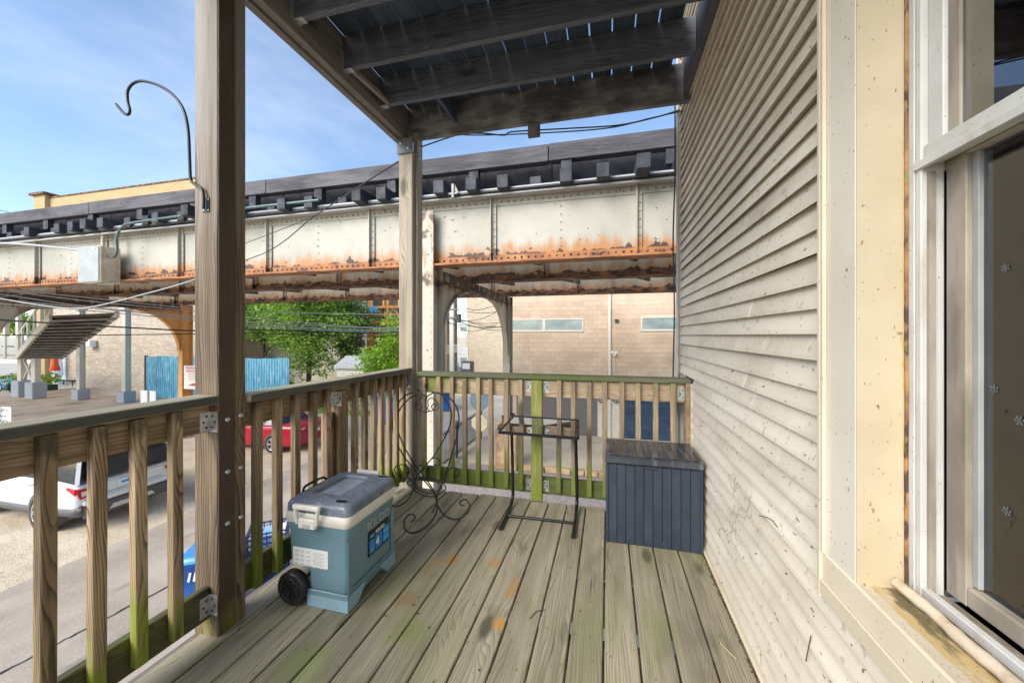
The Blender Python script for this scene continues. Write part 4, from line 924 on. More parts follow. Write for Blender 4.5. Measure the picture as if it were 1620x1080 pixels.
# ------------------------------------------------------------------ deck box
layered('resin_blue', (.021, .030, .047), (.029, .041, .062), 5.0, .45, layers=(dict(col=(.06, .08, .11), scale=(2, 2, 5), lo=.56, hi=.75, s=.4), dict(col=(.5, .52, .55), scale=90.0, lo=.745, hi=.765, s=.6, detail=2)), bumps=(140.0, .15, .002))
layered('resin_lid_wet', (.035, .04, .05), (.055, .062, .075), 4.0, .16, layers=(dict(col=(.18, .19, .21), scale=(30, 9, 5), lo=.58, hi=.7, s=.5),), bumps=(22.0, .25, .006))
db = thing('deck_box', 'dark blue resin storage box with ribbed panels against the siding', 'storage box', (.28, 2.73, DECK))
X0, X1, Y0, Y1, HB = -.008, .562, 2.535, 2.955, .515
MB().box(X0 + .012, X1 - .012, Y0 + .012, Y1 - .012, DECK + .004, DECK + HB).build('carcass', 'resin_blue', db)
n = 10; wpn = (X1 - X0 - .02) / n
pm = MB().box(0.0012, wpn - .0012, 0, .012, 0, HB - .008, .002).mesh('panel', 'resin_blue')
for i in range(n): put('panel', pm, (X0 + .01 + i * wpn, Y0, DECK + .004), db)
n2 = 8; w2 = (Y1 - Y0 - .02) / n2
pm2 = MB().box(0, .012, .0012, w2 - .0012, 0, HB - .008, .002).mesh('panel', 'resin_blue')
for i in range(n2):
    put('panel', pm2, (X0, Y0 + .01 + i * w2, DECK + .004), db)
m = MB(); m.box(X0 - .006, X0 + .012, Y0 - .006, Y0 + .012, DECK + .002, DECK + HB, .004); m.box(X1 - .012, X1 + .006, Y0 - .006, Y0 + .012, DECK + .002, DECK + HB, .004); m.build('corner_strip', 'resin_blue', db)
ld = MB().box(X0 - .012, X1 + .012, Y0 - .016, Y1 + .004, DECK + HB + .002, DECK + HB + .052, .010).build('lid', 'resin_lid_wet', db)
rbm = MB().box(.0, .037, 0, Y1 - Y0 - .03, 0, .005, .002).mesh('lid_rib', 'resin_lid_wet')
for i in range(12): put('lid_rib', rbm, (X0 + .008 + i * .0468, Y0 + .005, DECK + HB + .0525), ld)
MB().box(.20, .30, Y0 - .0165, Y0 - .010, DECK + HB - .012, DECK + HB + .0015, .002).build('latch', 'resin_blue', db)
# ------------------------------------------------------------------ plant hook on the near post
hk = thing('plant_hook', 'black iron shepherd hook screwed to the front of the thick near post', 'hook', (-1.765, 1.29, 4.9))
YH = 1.286
hp = [atY(q[0] / 3, q[1] / 3, YH) for q in ((966, 990), (966, 930), (955, 895), (925, 875), (905, 850), (900, 760), (893, 620), (870, 520), (820, 450), (750, 405), (680, 386), (635, 395), (607, 430), (606, 480), (616, 525), (605, 545), (580, 530), (550, 494))]
MB().tube(smooth_path(hp, 5), [.0062] * (5 * 17) + [.005], 8).build('arm', 'black_iron', hk)
pb = MB().box(hp[0].x - .019, hp[0].x + .019, 1.2965, 1.2995, hp[0].z - .012, hp[0].z + .052).build('plate', 'black_iron', hk)
sm_ = MB()
for dx in (-.013, .013):
    for dz in (-.004, .044): sm_.dome((hp[0].x + dx, 1.2963, hp[0].z + dz), (0, -1, 0), .0035, .002, 8)
sm_.build('screw', 'galvanised', pb)
# twigs and dead leaves scattered on deck and siding
plain('twig_brown', (.09, .045, .022), .8); plain('vine_brown', (.24, .16, .10), .8); plain('straw', (.42, .33, .18), .8); plain('litter_dark', (.03, .025, .02), .8)
def twig(pts, r, mat, label, grp=None):
    tag(MB().tube(smooth_path(pts, 4), r, 5).build('twig', mat), label, 'twig', grp)
dz = DECK + .003
twig([atZ(838, 978, dz), atZ(848, 967, dz), atZ(862, 964, dz)], .002, 'twig_brown', 'small dark twig lying on the middle of the deck floor')
twig([atZ(894, 802, dz + .003), atZ(899, 816, dz + .006), atZ(903, 818, dz)], .0025, 'straw', 'pale stalk on the deck near the right table foot')
twig([atZ(1140, 1016, dz), atZ(1153, 1030, dz), atZ(1165, 1042, dz)], .003, 'straw', 'straw coloured twig on the deck near the siding at the bottom')
twig([atX(1283, 1005, .584), atX(1278, 1030, .584), atX(1275, 1045, .583)], .0016, 'twig_brown', 'thin reddish twig stuck on the lower siding')
twig([atX(1200, 815, .584), atX(1218, 820, .583), atX(1230, 833, .584)], .0014, 'twig_brown', 'bent dark stem on the siding below the middle')
rv = random.Random(21); vine = []
for _ in range(12):
    x, y = 1162 + rv.gauss(0, 14), 820 + rv.gauss(0, 32); a = rv.uniform(0, 6.28); q = []
    for k in range(6):
        q.append((x, y)); a += rv.uniform(-1.1, 1.1); x += math.cos(a) * 4.0; y += math.sin(a) * 8
    vine.append(q)
vn = thing('dry_vine', 'tangle of dry brown vine tendrils clinging to the siding beside the storage box', 'vine', (.585, 2.2, 3.4))
for q in vine: MB().tube(smooth_path([atX(x, y, .583 + random.uniform(-.004, .001)) for x, y in q], 4), .0007, 4).build('tendril', 'vine_brown', vn)
lt = MB()
for i in range(90):
    x = random.uniform(-1.6, .56); y = random.uniform(.9, 2.9); s = random.uniform(.002, .006); a = random.random() * 3
    lt.obox(V(x, y, DECK + .0035), V(math.cos(a), math.sin(a), 0), V(-math.sin(a), math.cos(a), 0), V(0, 0, 1), (s, s * random.uniform(.2, .6), .001))
for i in range(260):
    x = .575 + random.uniform(-.018, .004); y = random.uniform(.9, 2.9); s = random.uniform(.002, .007); a = random.random() * 3
    lt.obox(V(x, y, DECK + .004 + random.uniform(0, .003)), V(math.cos(a), math.sin(a), 0), V(-math.sin(a), math.cos(a), 0), V(0, 0, 1), (s, s * .25, .0012))
tag(lt.build('leaf_litter', 'twig_brown'), 'fine dead leaf litter scattered on deck boards and along the siding', 'leaf litter', kind='stuff')
# ------------------------------------------------------------------ vehicles
plain('paint_white', (.70, .70, .695), .22, var=.02); plain('paint_red', (.40, .012, .035), .18, var=.03)
plain('car_cladding', (.085, .085, .09), .5); plain('car_glass', (.018, .022, .028), .05); plain('tyre', (.016, .016, .017), .8); plain('alloy', (.55, .56, .57), .3, .7)
plain('lamp_red', (.45, .01, .012), .12); plain('lamp_clear', (.65, .62, .60), .1); plain('plate_white', (.72, .76, .80), .4); plain('chrome', (.6, .6, .62), .15, .9)
def car(name, label, paint, Ln, hw, zs, belt, roof, prof, gh, wheels, wr, place, rotz, suv):
    c = thing(name, label, 'car', (0, 0, 0), 'parked cars', local=True)
    # body: stations (x, bottom z, top z, width factor); x=0 rear
    def ring(x, zb_, zt_, k, rear=0):
        w_ = hw * k
        half = [(-w_ * .90, zb_), (-w_ * .985, zb_ + .07), (-w_, zb_ + (zt_ - zb_) * .45), (-w_ * .992, zb_ + (zt_ - zb_) * .80), (-w_ * .972, zt_ - .03), (-w_ * .94, zt_)]
        pts = half + [(-y, z) for y, z in half[::-1]]
        return [V(x, y, z) for y, z in pts]
    body_ = MB().loft([ring(*q) for q in prof]).build('body', paint, c)
    # lower cladding
    m = MB(); rg = []
    for (x, zb_, zt_, k) in prof:
        w_ = hw * k * 1.006; rg.append([V(x * 1.0, y, z) for y, z in ((-w_ * .90, zb_ - .02), (-w_ * .992, zb_ + .05), (-w_ * 1.0, zb_ + .20), (w_ * 1.0, zb_ + .20), (w_ * .992, zb_ + .05), (w_ * .90, zb_ - .02))])
    if suv:
        for r0 in (rg[0],):
            for p in r0: p.x -= .012
        m.loft(rg).build('cladding', 'car_cladding', c)
    # greenhouse: glass loft and roof, pillars
    def gr(x, z, k): return (x, z, hw * k)
    (x0b, x0t, x1t, x1b) = gh
    kb, kt = (.945, .80) if suv else (.90, .70)
    lo = [V(x0b, -hw * kb, belt - .03), V(x1b, -hw * kb, belt - .03), V(x1b, hw * kb, belt - .03), V(x0b, hw * kb, belt - .03)]
    hi = [V(x0t, -hw * kt, roof - .05), V(x1t, -hw * kt, roof - .05), V(x1t, hw * kt, roof - .05), V(x0t, hw * kt, roof - .05)]
    MB().loft([lo, hi], smooth=False).build('windows', 'car_glass', c)
    rf = []
    for (z, ex) in ((roof - .055, .02), (roof - .02, .015), (roof, -.10)):
        rf.append([V(x0t - ex, -hw * kt - ex * .6, z), V(x1t + ex, -hw * kt - ex * .6, z), V(x1t + ex, hw * kt + ex * .6, z), V(x0t - ex, hw * kt + ex * .6, z)])
    MB().loft(rf, smooth=False).build('roof', paint, c)
    for (a_, b_) in ((0, 0), (1, 1), (2, 2), (3, 3)): MB().bar(lo[a_], hi[b_], .07, .05, up=(0, 0, 1)).build('pillar', paint, c)
    mid = (x0t + x1t) / 2
    for s in (-1, 1):
        for f_ in ((.33, .62) if suv else (.55,)):
            xb_ = x0b + (x1b - x0b) * f_; xt_ = x0t + (x1t - x0t) * f_
            MB().bar(V(xb_, s * hw * kb, belt - .03), V(xt_, s * hw * kt, roof - .05), .08 if suv else .05, .02, up=(0, 1, 0)).build('pillar', 'car_cladding', c)
    for xw in wheels:
        for s in (-1, 1):
            y = s * (hw - .11)
            MB().tube([(xw, y - s * .12, wr + .02), (xw, s * (hw * 1.004), wr + .02)], wr * 1.16, 26).build('wheel_arch', 'car_cladding', c)
            t = MB().tube([(xw, s * (hw - .20), wr), (xw, s * (hw - .19), wr), (xw, s * (hw + .008), wr), (xw, s * (hw + .020), wr)], [wr * .9, wr, wr, wr * .93], 28).build('wheel', 'tyre', c)
            m = MB(); yr = s * (hw + .022)
            m.tube([V(xw + wr * .68 * math.cos(2 * math.pi * i / 24), yr, wr + wr * .68 * math.sin(2 * math.pi * i / 24)) for i in range(24)], wr * .045, 6, closed=True)
            for i in range(5):
                for o in (-.13, .13):
                    a_ = 2 * math.pi * i / 5 + o; m.bar(V(xw, yr, wr) + V(math.cos(a_), 0, math.sin(a_)) * wr * .1, V(xw, yr, wr) + V(math.cos(a_ - o * .4), 0, math.sin(a_ - o * .4)) * wr * .68, wr * .12, .012, up=(0, 1, 0))
            m.cyl(V(xw, yr - s * .01, wr), V(xw, yr + s * .012, wr), wr * .14, n=12); m.build('rim', 'alloy', t)
    for s in (-1, 1):
        if suv:
            l_ = MB().prism([(s * hw * .70, 1.0), (s * hw * .965, 1.03), (s * hw * .985, .99), (s * hw * .93, .80), (s * hw * .80, .82), (s * hw * .73, .93)], 'yz', -.035, .06).build('tail_light', 'lamp_red', c)
            MB().prism([(s * hw * .80, .955), (s * hw * .915, .96), (s * hw * .905, .85), (s * hw * .83, .86)], 'yz', -.045, -.034).build('lamp_lens', 'lamp_clear', l_)
            m = MB(); m.prism([(.0, 1.03), (.26, 1.06), (.30, 1.02), (.02, .90)], 'xz', s * (hw * .975), s * (hw * .997)); m.build('side_lamp', 'lamp_red', l_)
            m = MB(); m.box(1.35, 1.55, s * hw * .985, s * hw * 1.03, 1.0, 1.03, .008); m.build('door_handle', 'chrome', c)
        else:
            l_ = MB().prism([(s * hw * .45, .98), (s * hw * .97, .93), (s * hw * .985, .82), (s * hw * .75, .80), (s * hw * .48, .86)], 'yz', -.03, .16).build('tail_light', 'lamp_red', c)
            MB().prism([(s * hw * .55, .93), (s * hw * .80, .91), (s * hw * .78, .865), (s * hw * .58, .875)], 'yz', -.038, -.029).build('lamp_lens', 'lamp_clear', l_)
            m = MB(); m.box(1.55, 1.75, s * hw * .985, s * hw * 1.03, .84, .87, .008); m.build('door_handle', paint, c)
    if suv:
        MB().prism([(-hw * .80, belt + .03), (hw * .80, belt + .03), (hw * .72, roof - .16), (-hw * .72, roof - .16)], 'yz', -.012, .02).build('rear_window', 'car_glass', c)
        m = MB(); m.box(-.02, -.004, -hw * .68, hw * .68, 1.045, 1.075, .004); m.build('tailgate_bar', 'paint_white', c)
        m = MB(); m.box(-.012, -.004, -hw * .69, hw * .69, 1.035, 1.043); m.box(-.012, -.003, -hw * .62, hw * .62, .79, .796); m.build('tailgate_seam', 'car_cladding', c)
        MB().box(-.018, -.006, -.26, .26, .86, .99, .004).build('licence_plate', 'plate_white', c)
        m = MB(); m.box(-.022, -.0185, -.2, -.12, .885, .965); m.box(-.022, -.0185, -.09, .20, .90, .95); m.build('plate_characters', 'label_blue', c)
        m = MB(); m.box(-.055, .05, -hw * .88, hw * .88, .62, .75, .03); m.build('bumper', paint, c)
        m = MB(); m.box(-.06, .05, -hw * .86, hw * .86, .33, .60, .03); m.build('lower_bumper', 'car_cladding', c)
        m = MB(); m.prism([(-.45, .40), (.45, .40), (.38, .50), (-.38, .50)], 'yz', -.072, -.058); m.build('skid_plate', 'alloy', c)
        for s in (-1, 1): MB().bar((.6, s * hw * .66, roof + .03), (2.8, s * hw * .66, roof + .03), .03, .03, b=.005).build('roof_rail', 'car_cladding', c)
        MB().box(-.16, .30, -hw * .66, hw * .66, roof - .08, roof - .045, .01).build('spoiler', paint, c)
    else:
        m = MB(); m.box(-.05, .06, -hw * .9, hw * .9, .42, .62, .04); m.build('bumper', paint, c)
        MB().box(-.062, -.045, -.26, .26, .64, .76, .004).build('licence_plate', 'plate_white', c)
        MB().box(-.02, .0, -.35, .35, .80, .83, .006).build('trunk_trim', 'chrome', c)
    c.location = place; c.rotation_euler = (0, 0, rotz)
    return c
car('parked_suv', 'white sport utility car parked on gravel, seen through the left railing', 'paint_white', 4.95, 1.0, .3, 1.14, 1.76,
    [(0, .46, 1.02, .90), (.02, .42, 1.06, .97), (.15, .40, 1.12, 1.0), (.9, .34, 1.15, 1.0), (2.6, .32, 1.12, 1.0), (3.5, .32, 1.10, 1.0), (4.3, .34, 1.02, .98), (4.8, .36, .90, .88), (4.95, .42, .74, .74)],
    (.03, .22, 2.75, 3.60), (1.10, 3.92), .40, (-11.22, 6.56, .0), R(180), True)
car('parked_sedan', 'shiny red sedan parked on gravel beyond the left railing', 'paint_red', 4.75, .91, .25, .96, 1.45,
    [(0, .36, .90, .86), (.03, .30, .97, .94), (.15, .26, 1.02, .99), (.7, .22, 1.02, 1.0), (2.2, .20, .97, 1.0), (3.3, .20, .95, 1.0), (4.1, .22, .86, .97), (4.55, .26, .74, .86), (4.75, .34, .62, .70)],
    (.75, 1.35, 2.45, 3.35), (1.02, 3.80), .33, (-11.15, 12.35, .0), R(183), False)
# ------------------------------------------------------------------ bins and crates in the alley
plain('bin_blue', (.015, .13, .50), .35); plain('bin_lid_blue', (.07, .30, .70), .25); plain('bin_black', (.02, .02, .022), .5); plain('dumpster_blue', (.008, .13, .58), .45); plain('dumpster_lid', (.06, .33, .62), .4); plain('crate_navy', (.012, .035, .14), .4)
plain('carton_print', (.30, .50, .80), .5); plain('steel_dark_paint', (.05, .055, .06), .5)
def cart(x, y, rz, label, body, lid_, mark=False, s=1.0):
    c = thing('wheeled_bin', label, 'bin', local=True)
    MB().loft([rrect(0, 0, .21, .25, .04, .06), rrect(0, 0, .27, .32, .05, .94), rrect(0, 0, .29, .345, .05, .945), rrect(0, 0, .29, .345, .05, .98)]).build('body', body, c)
    MB().loft([rrect(0, 0, .305, .365, .06, .982), rrect(0, 0, .305, .365, .06, 1.01), rrect(0, 0, .25, .31, .08, 1.055)]).build('lid', lid_, c)
    for sx in (-1, 1): MB().tube([(sx * .27, .22, .13), (sx * .21, .22, .13)], .13, 16).build('wheel', 'tyre', c)
    MB().tube([(-.24, .36, .99), (-.24, .42, .98), (.24, .42, .98), (.24, .36, .99)], .016, 8).build('handle', body, c)
    if mark:
        for sg in range(4): MB().bar((-.12 + sg * .07, -.322, .70), (-.09 + sg * .07, -.330, .84), .03, .006, up=(0, 1, 0), b=.002).build('bin_mark', 'paper_white', c)
    c.location = (x, y, .012); c.rotation_euler = (0, 0, rz); c.scale = (s, s, s)
    return c
p = atZ(334, 868, 1.02)
cart(p.x - .05, p.y, R(30), 'blue wheeled bin with white mark in the alley just left of the near post', 'bin_blue', 'bin_lid_blue', True)
pc = atZ(425, 850, .72)
def crate_mesh():
    m = MB(); X_, Y_, H_ = .30, .24, .30
    for z in (0.01, .10, .20, .28):
        for (a, b) in (((-X_, -Y_), (X_, -Y_)), ((X_, -Y_), (X_, Y_)), ((X_, Y_), (-X_, Y_)), ((-X_, Y_), (-X_, -Y_))): m.bar((a[0], a[1], z), (b[0], b[1], z), .018, .022)
    for i in range(7):
        x = -X_ + 2 * X_ * i / 6
        for y in (-Y_, Y_): m.bar((x, y, .0), (x, y, H_), .016, .016, up=(1, 0, 0))
    for i in range(1, 5):
        y = -Y_ + 2 * Y_ * i / 5
        for x in (-X_, X_): m.bar((x, y, 0), (x, y, H_), .016, .016, up=(1, 0, 0))
    m.box(-X_, X_, -Y_, Y_, 0, .008); return m.mesh('crate', 'crate_navy')
cm_ = crate_mesh()
box_me = MB().box(-.085, .085, -.10, .10, 0, .21, .004).mesh('carton', 'carton_print'); box_me2 = MB().box(-.085, .085, -.10, .10, 0, .21, .004).mesh('carton', 'paper_white')
names = ['bottom', 'second', 'third', 'top']
for lv in range(3):
    o = bpy.data.objects.new('plastic_crate', cm_); col.objects.link(o); o.location = (pc.x, pc.y, .012 + lv * .31); o.rotation_euler = (0, 0, R(38 + lv)); tag(o, ['dark blue plastic crate at the bottom of the stack below the porch', 'dark blue plastic crate in the middle of the stack below the porch', 'dark blue plastic crate on top of the stack below the porch, holding cartons'][lv], 'crate', 'crates stacked in the alley')
    k = 0
    if lv == 2:
        for (i, j) in ((-1, -1), (0, -1), (1, -1), (-1, 1), (0, 1), (1, 1)):
            q = Matrix.Rotation(R(40), 3, 'Z') @ V(i * .185, j * .112, 0)
            b = bpy.data.objects.new('carton', box_me if (i + j) % 2 else box_me2); col.objects.link(b); b.location = (pc.x + q.x, pc.y + q.y, .012 + lv * .31 + .012); b.rotation_euler = (0, 0, R(40))
            tag(b, ('light blue' if (i + j) % 2 else 'white') + ' carton packed in the top blue crate below the porch', 'carton', ('light blue' if (i + j) % 2 else 'white') + ' cartons in the top crate')
# dumpster
dp = thing('dumpster', 'bright blue steel dumpster with lighter lid on gravel beyond the alley', 'dumpster', local=True)
m = MB(); m.prism([(-.65, .14), (.65, .14), (.80, 1.30), (-.80, 1.38)], 'yz', -.95, .95); m.build('body', 'dumpster_blue', dp)
for i in range(6): MB().box(-.82 + i * .32, -.76 + i * .32, -.83, -.66, .2, 1.25).build('rib', 'dumpster_blue', dp)
MB().prism([(-.86, 1.385), (.84, 1.305), (.84, 1.345), (-.86, 1.43)], 'yz', -.98, .98).build('lid', 'dumpster_lid', dp)
for (x, y) in ((-.8, -.5), (.8, -.5), (-.8, .5), (.8, .5)): MB().tube([(x - .03, y, .075), (x + .03, y, .075)], .075, 12).build('castor', 'tyre', dp)
dp.location = (-10.45, 17.0, .0); dp.rotation_euler = (0, 0, R(12))
cart(-9.1, 20.3, R(5), 'blue wheeled bin standing in the street left of the brick house', 'bin_blue', 'bin_blue', s=1.15)
cart(-9.75, 20.5, R(-4), 'black wheeled bin beside the blue one in the street', 'bin_black', 'bin_black', s=1.1)
# ------------------------------------------------------------------ iron fence along the street
fn = thing('iron_fence', 'dark iron picket fence along the street seen through the rear railing', 'fence', (-5.25, 12.5, 0))
pk = MB().box(-.009, .009, -.009, .009, .08, 1.22).mesh('picket', 'steel_dark_paint')
y = 10.6
while y < 15.2: put('picket', pk, (-5.25, y, 0), fn); y += .11
for z in (.18, 1.12): MB().box(-5.268, -5.232, 10.6, 15.2, z, z + .035).build('rail', 'steel_dark_paint', fn)
for y in (10.58, 12.55, 15.2): MB().box(-5.29, -5.21, y - .04, y + .04, .01, 1.34, .005).build('post', 'steel_dark_paint', fn)
# timber edging blocks
layered('edging_wood', (.34, .24, .14), (.50, .37, .22), 6.0, .8, vary=.15, layers=(dict(col=(.14, .10, .06), scale=12.0, lo=.58, hi=.7, s=.6),))
eb = MB().box(-.19, .19, -.09, .09, 0, .17, .02).mesh('edging_block', 'edging_wood')
eg = thing('timber_edging', 'row of short brown timber blocks edging the driveway', 'edging', (-1.0, 11.95, 0))
for i in range(16): put('edging_block', eb, (-2.6 + i * .42, 11.98 + random.uniform(-.03, .03), .01), eg, (0, 0, random.uniform(-.05, .05)))
# ------------------------------------------------------------------ sign posts
plain('sign_back', (.16, .22, .27), .4, .5); plain('sign_back_tan', (.50, .42, .30), .5); plain('sign_red', (.55, .03, .03), .5)
s1 = thing('street_sign', 'round blue-grey sign back above a tan octagonal one on a post by the viaduct column', 'sign', (-3.95, 11.3, 0))
MB().box(-3.98, -3.92, 11.32, 11.36, .01, 2.75).build('post', 'flange_dark_rust', s1)
MB().tube([(-3.95, 11.285, 2.34), (-3.95, 11.31, 2.34)], .33, 28).build('round_plate', 'sign_back', s1)
ring = [(-3.95 + .28 * math.cos(R(22.5 + 45 * i)), 1.62 + .28 * math.sin(R(22.5 + 45 * i))) for i in range(8)]
MB().prism(ring, 'xz', 11.285, 11.31).build('octagon_plate', 'sign_back_tan', s1)
ps = thing('parking_sign', 'white reserved parking sign with red heading fixed to the orange column', 'sign', (-17.6, 11.93, 2.5))
pa, pb_ = atY(291, 578, 11.95), atY(317, 616, 11.95)
MB().box(pa.x, pb_.x, 11.945, 11.965, pb_.z, pa.z, .01).build('board', 'paper_white', ps)
cxs = (pa.x + pb_.x) / 2; hs = pa.z - pb_.z
text('heading', 'RESERVED', hs * .15, 'sign_red', (cxs, 11.942, pa.z - hs * .10), (R(90), 0, 0), ps, bold=.002); text('heading', 'PARKING', hs * .15, 'sign_red', (cxs, 11.942, pa.z - hs * .24), (R(90), 0, 0), ps, bold=.002)
m = MB()
for q in range(4): m.box(cxs - .22 + .03 * (q % 2), cxs + .22 - .03 * (q % 2), 11.938, 11.944, pa.z - hs * (.36 + q * .08), pa.z - hs * (.34 + q * .08))
m.build('fine_print', 'sign_red', ps)
m = MB(); m.prism([(cxs - .2, pb_.z + .14), (cxs + .22, pb_.z + .14), (cxs + .2, pb_.z + .25), (cxs + .08, pb_.z + .25), (cxs - .1, pb_.z + .2)], 'xz', 11.938, 11.944); m.build('tow_symbol', 'sign_red', ps)
hs_ = thing('handwritten_sign', 'white board with black lettering at the far left edge beyond the railing', 'sign', (-14.2, 7.0, 0))
q0, q1 = atY(-24, 641, 7.0), atY(17, 683, 7.0)
MB().box(q0.x, q1.x, 7.0, 7.02, q1.z, q0.z, .006).build('board', 'paper_white', hs_)
MB().box((q0.x + q1.x) / 2 - .03, (q0.x + q1.x) / 2 + .03, 7.022, 7.06, .01, q0.z).build('post', 'galvanised', hs_)
hgt = q0.z - q1.z
m = MB(); rs = random.Random(3)
for i in range(4):
    x = q0.x + .05
    while x < q1.x - .10 - .12 * (i % 2):
        z = q0.z - hgt * (.17 + .22 * i); pts = [V(x + .05 * k_ , 6.997, z + rs.uniform(-.05, .06)) for k_ in range(3)]
        m.tube(smooth_path(pts, 3), .008, 4); x += rs.choice((.09, .10, .16))
m.build('handwriting', 'ink_black', hs_)
wb = thing('panel_sign', 'white panel sign with a dark stripe standing on the plaza before the blue fence', 'sign', (-15.4, 14.6, 0))
w0, w1 = atY(222, 617, 14.6), atY(246, 655, 14.6)
MB().box(w0.x, w0.x + (w1.x - w0.x) * .46, 14.6, 14.63, .35, w0.z, .01).build('board', 'paper_white', wb); MB().box(w0.x + (w1.x - w0.x) * .60, w1.x, 14.6, 14.63, .35, w0.z, .01).build('board', 'paper_white', wb)
MB().box(w0.x + (w1.x - w0.x) * .465, w0.x + (w1.x - w0.x) * .595, 14.605, 14.635, .01, w0.z - .02).build('stripe', 'sign_back', wb)
# ------------------------------------------------------------------ block building behind the viaduct
def brickmat(name, c1, c2, mortar, bw, bh, plane='xz', scale=1.0, layers=(), rough=.85, ms=.012, b=.5):
    m, t, bs, o = newmat(name); g = node(t, 'ShaderNodeNewGeometry'); s = node(t, 'ShaderNodeSeparateXYZ'); t.links.new(g.outputs['Position'], s.inputs[0])
    cb_ = node(t, 'ShaderNodeCombineXYZ'); t.links.new(s.outputs['XYZ'.index(plane[0].upper())], cb_.inputs[0]); t.links.new(s.outputs['XYZ'.index(plane[1].upper())], cb_.inputs[1])
    br = node(t, 'ShaderNodeTexBrick'); br.inputs['Scale'].default_value = 1.0; br.inputs['Brick Width'].default_value = bw; br.inputs['Row Height'].default_value = bh
    br.inputs['Mortar Size'].default_value = ms; br.inputs['Color1'].default_value = c4(c1); br.inputs['Color2'].default_value = c4(c2); br.inputs['Mortar'].default_value = c4(mortar)
    br.inputs['Mortar Smooth'].default_value = .2
    t.links.new(cb_.outputs[0], br.inputs['Vector']); c = br.outputs['Color']; P = g.outputs['Position']
    for l in layers: c = mix(t, ramp(t, noise(t, P, l['scale'], 5), l['lo'], l['hi'], l.get('s', 1)), c, l['col'])
    t.links.new(c, bs.inputs['Base Color']); bs.inputs['Roughness'].default_value = rough
    bump(t, bs, math2(t, 'SUBTRACT', 1.0, br.outputs['Fac']), b, .02); return m
layered('block_face', (.54, .41, .30), (.64, .50, .38), (1, 1, 1), .9, vary=.06, rnd=False, bumps=(45.0, .3, .006), layers=(
    dict(col=(.68, .60, .48), scale=(.35, 1, .55), lo=.55, hi=.7, s=.7, detail=6), dict(col=(.40, .29, .19), scale=(.5, 1, .9), lo=.6, hi=.8, s=.4)))
plain('block_mortar', (.63, .54, .42), .9, var=.05); plain('block_pale', (.70, .64, .53), .85, var=.06); plain('frame_pale', (.70, .66, .57), .6)
layered('pane_green', (.24, .31, .32), (.36, .42, .42), (1.5, 1, 3), .12)
plain('door_grey', (.165, .150, .145), .5); layered('door_navy', (.028, .055, .10), (.045, .085, .15), 1.5, .35)
BY = 16.7
bk = thing('block_building', 'tan concrete block building with long strip windows and garage doors', 'building', (3.5, BY, 0))
MB().box(-4.30, 13, BY + .015, BY + 10, 0, 7.4).build('wall', 'block_mortar', bk)
ops = [(-4.27, -1.04, 4.55, 5.13), (1.34, 4.6, 4.57, 5.16), (-4.05, -.45, 0, 2.36), (.65, 4.2, 0, 2.40)]
bwid, bht = .406, .203
full = MB().box(.004, bwid - .004, .021, .0285, .004, bht - .004, .003).mesh('block', 'block_face')
pale = MB().box(.004, bwid - .004, .021, .0285, .004, bht - .004, .003).mesh('block', 'block_pale')
rest = MB(); cnt = 0
for r_ in range(36):
    z = r_ * bht
    for c_ in range(-1, 43):
        x0 = -4.30 + c_ * bwid + (bwid / 2 if r_ % 2 else 0); x1 = x0 + bwid; x0 = max(x0, -4.30); x1 = min(x1, 13)
        if x1 - x0 < .08: continue
        segs = [(x0, x1)]
        for (a, b, za, zb_) in ops:
            if z + bht * .6 > za and z + bht * .4 < zb_:
                ns = []
                for (p, q) in segs:
                    if q <= a or p >= b: ns.append((p, q)); continue
                    if p < a: ns.append((p, a))
                    if q > b: ns.append((b, q))
                segs = ns
        for (p, q) in segs:
            if q - p < .06: continue
            vis = -4.4 < p < 2.75 and (2.4 < z < 6.2 or (z <= 2.4 and -.5 < p < .7)) and cnt < 300
            whitish = -.5 < p < .66 and z < 2.6
            if vis:
                cnt += 1
                if abs(q - p - bwid) < 1e-6: put('block', pale if whitish else full, (p, BY - .015, z), bk)
                else: MB().box(p + .004, q - .004, BY + .006, BY + .0145, z + .004, z + bht - .004, .003).build('block', 'block_pale' if whitish else 'block_face', bk)
            else: rest.box(p + .004, q - .004, BY + .006, BY + .0145, z + .004, z + bht - .004)
tag(rest.build('block_rows', 'block_face', bk), kind='stuff')
def strip_window(x0, x1, z0, z1, mull):
    f = MB(); f.box(x0, x1, BY - .03, BY + .012, z0, z0 + .08); f.box(x0, x1, BY - .025, BY + .012, z1 - .045, z1); f.box(x0, x0 + .06, BY - .025, BY + .012, z0 + .082, z1 - .047); f.box(x1 - .06, x1, BY - .025, BY + .012, z0 + .082, z1 - .047)
    for mx_ in mull: f.box(mx_ - .06, mx_ + .06, BY - .025, BY + .012, z0 + .082, z1 - .047)
    wd_ = f.build('window', 'frame_pale', bk)
    xs = [x0 + .06] + sorted(sum([[q - .06, q + .06] for q in mull], [])) + [x1 - .06]
    for a, b in zip(xs[::2], xs[1::2]): MB().box(a, b, BY - .005, BY + .01, z0 + .082, z1 - .047).build('pane', 'pane_green', wd_)
strip_window(-4.27, -1.04, 4.55, 5.13, [-2.78]); strip_window(1.34, 4.6, 4.57, 5.16, [2.97])
def gdoor(x0, x1, z1, mat):
    d = None
    for i in range(5):
        a = .02 + i * (z1 - .02) / 5; o = MB().box(x0 + .003, x1 - .003, BY - .005, BY + .012, a, a + (z1 - .02) / 5 - .008, .003).build('garage_door_panel', mat, bk)
gdoor(-4.05, -.45, 2.36, 'door_grey'); gdoor(.65, 4.2, 2.40, 'door_navy')
MB().box(.0, .11, BY - .075, BY - .018, .02, 7.3).build('downspout', 'frame_pale', bk)
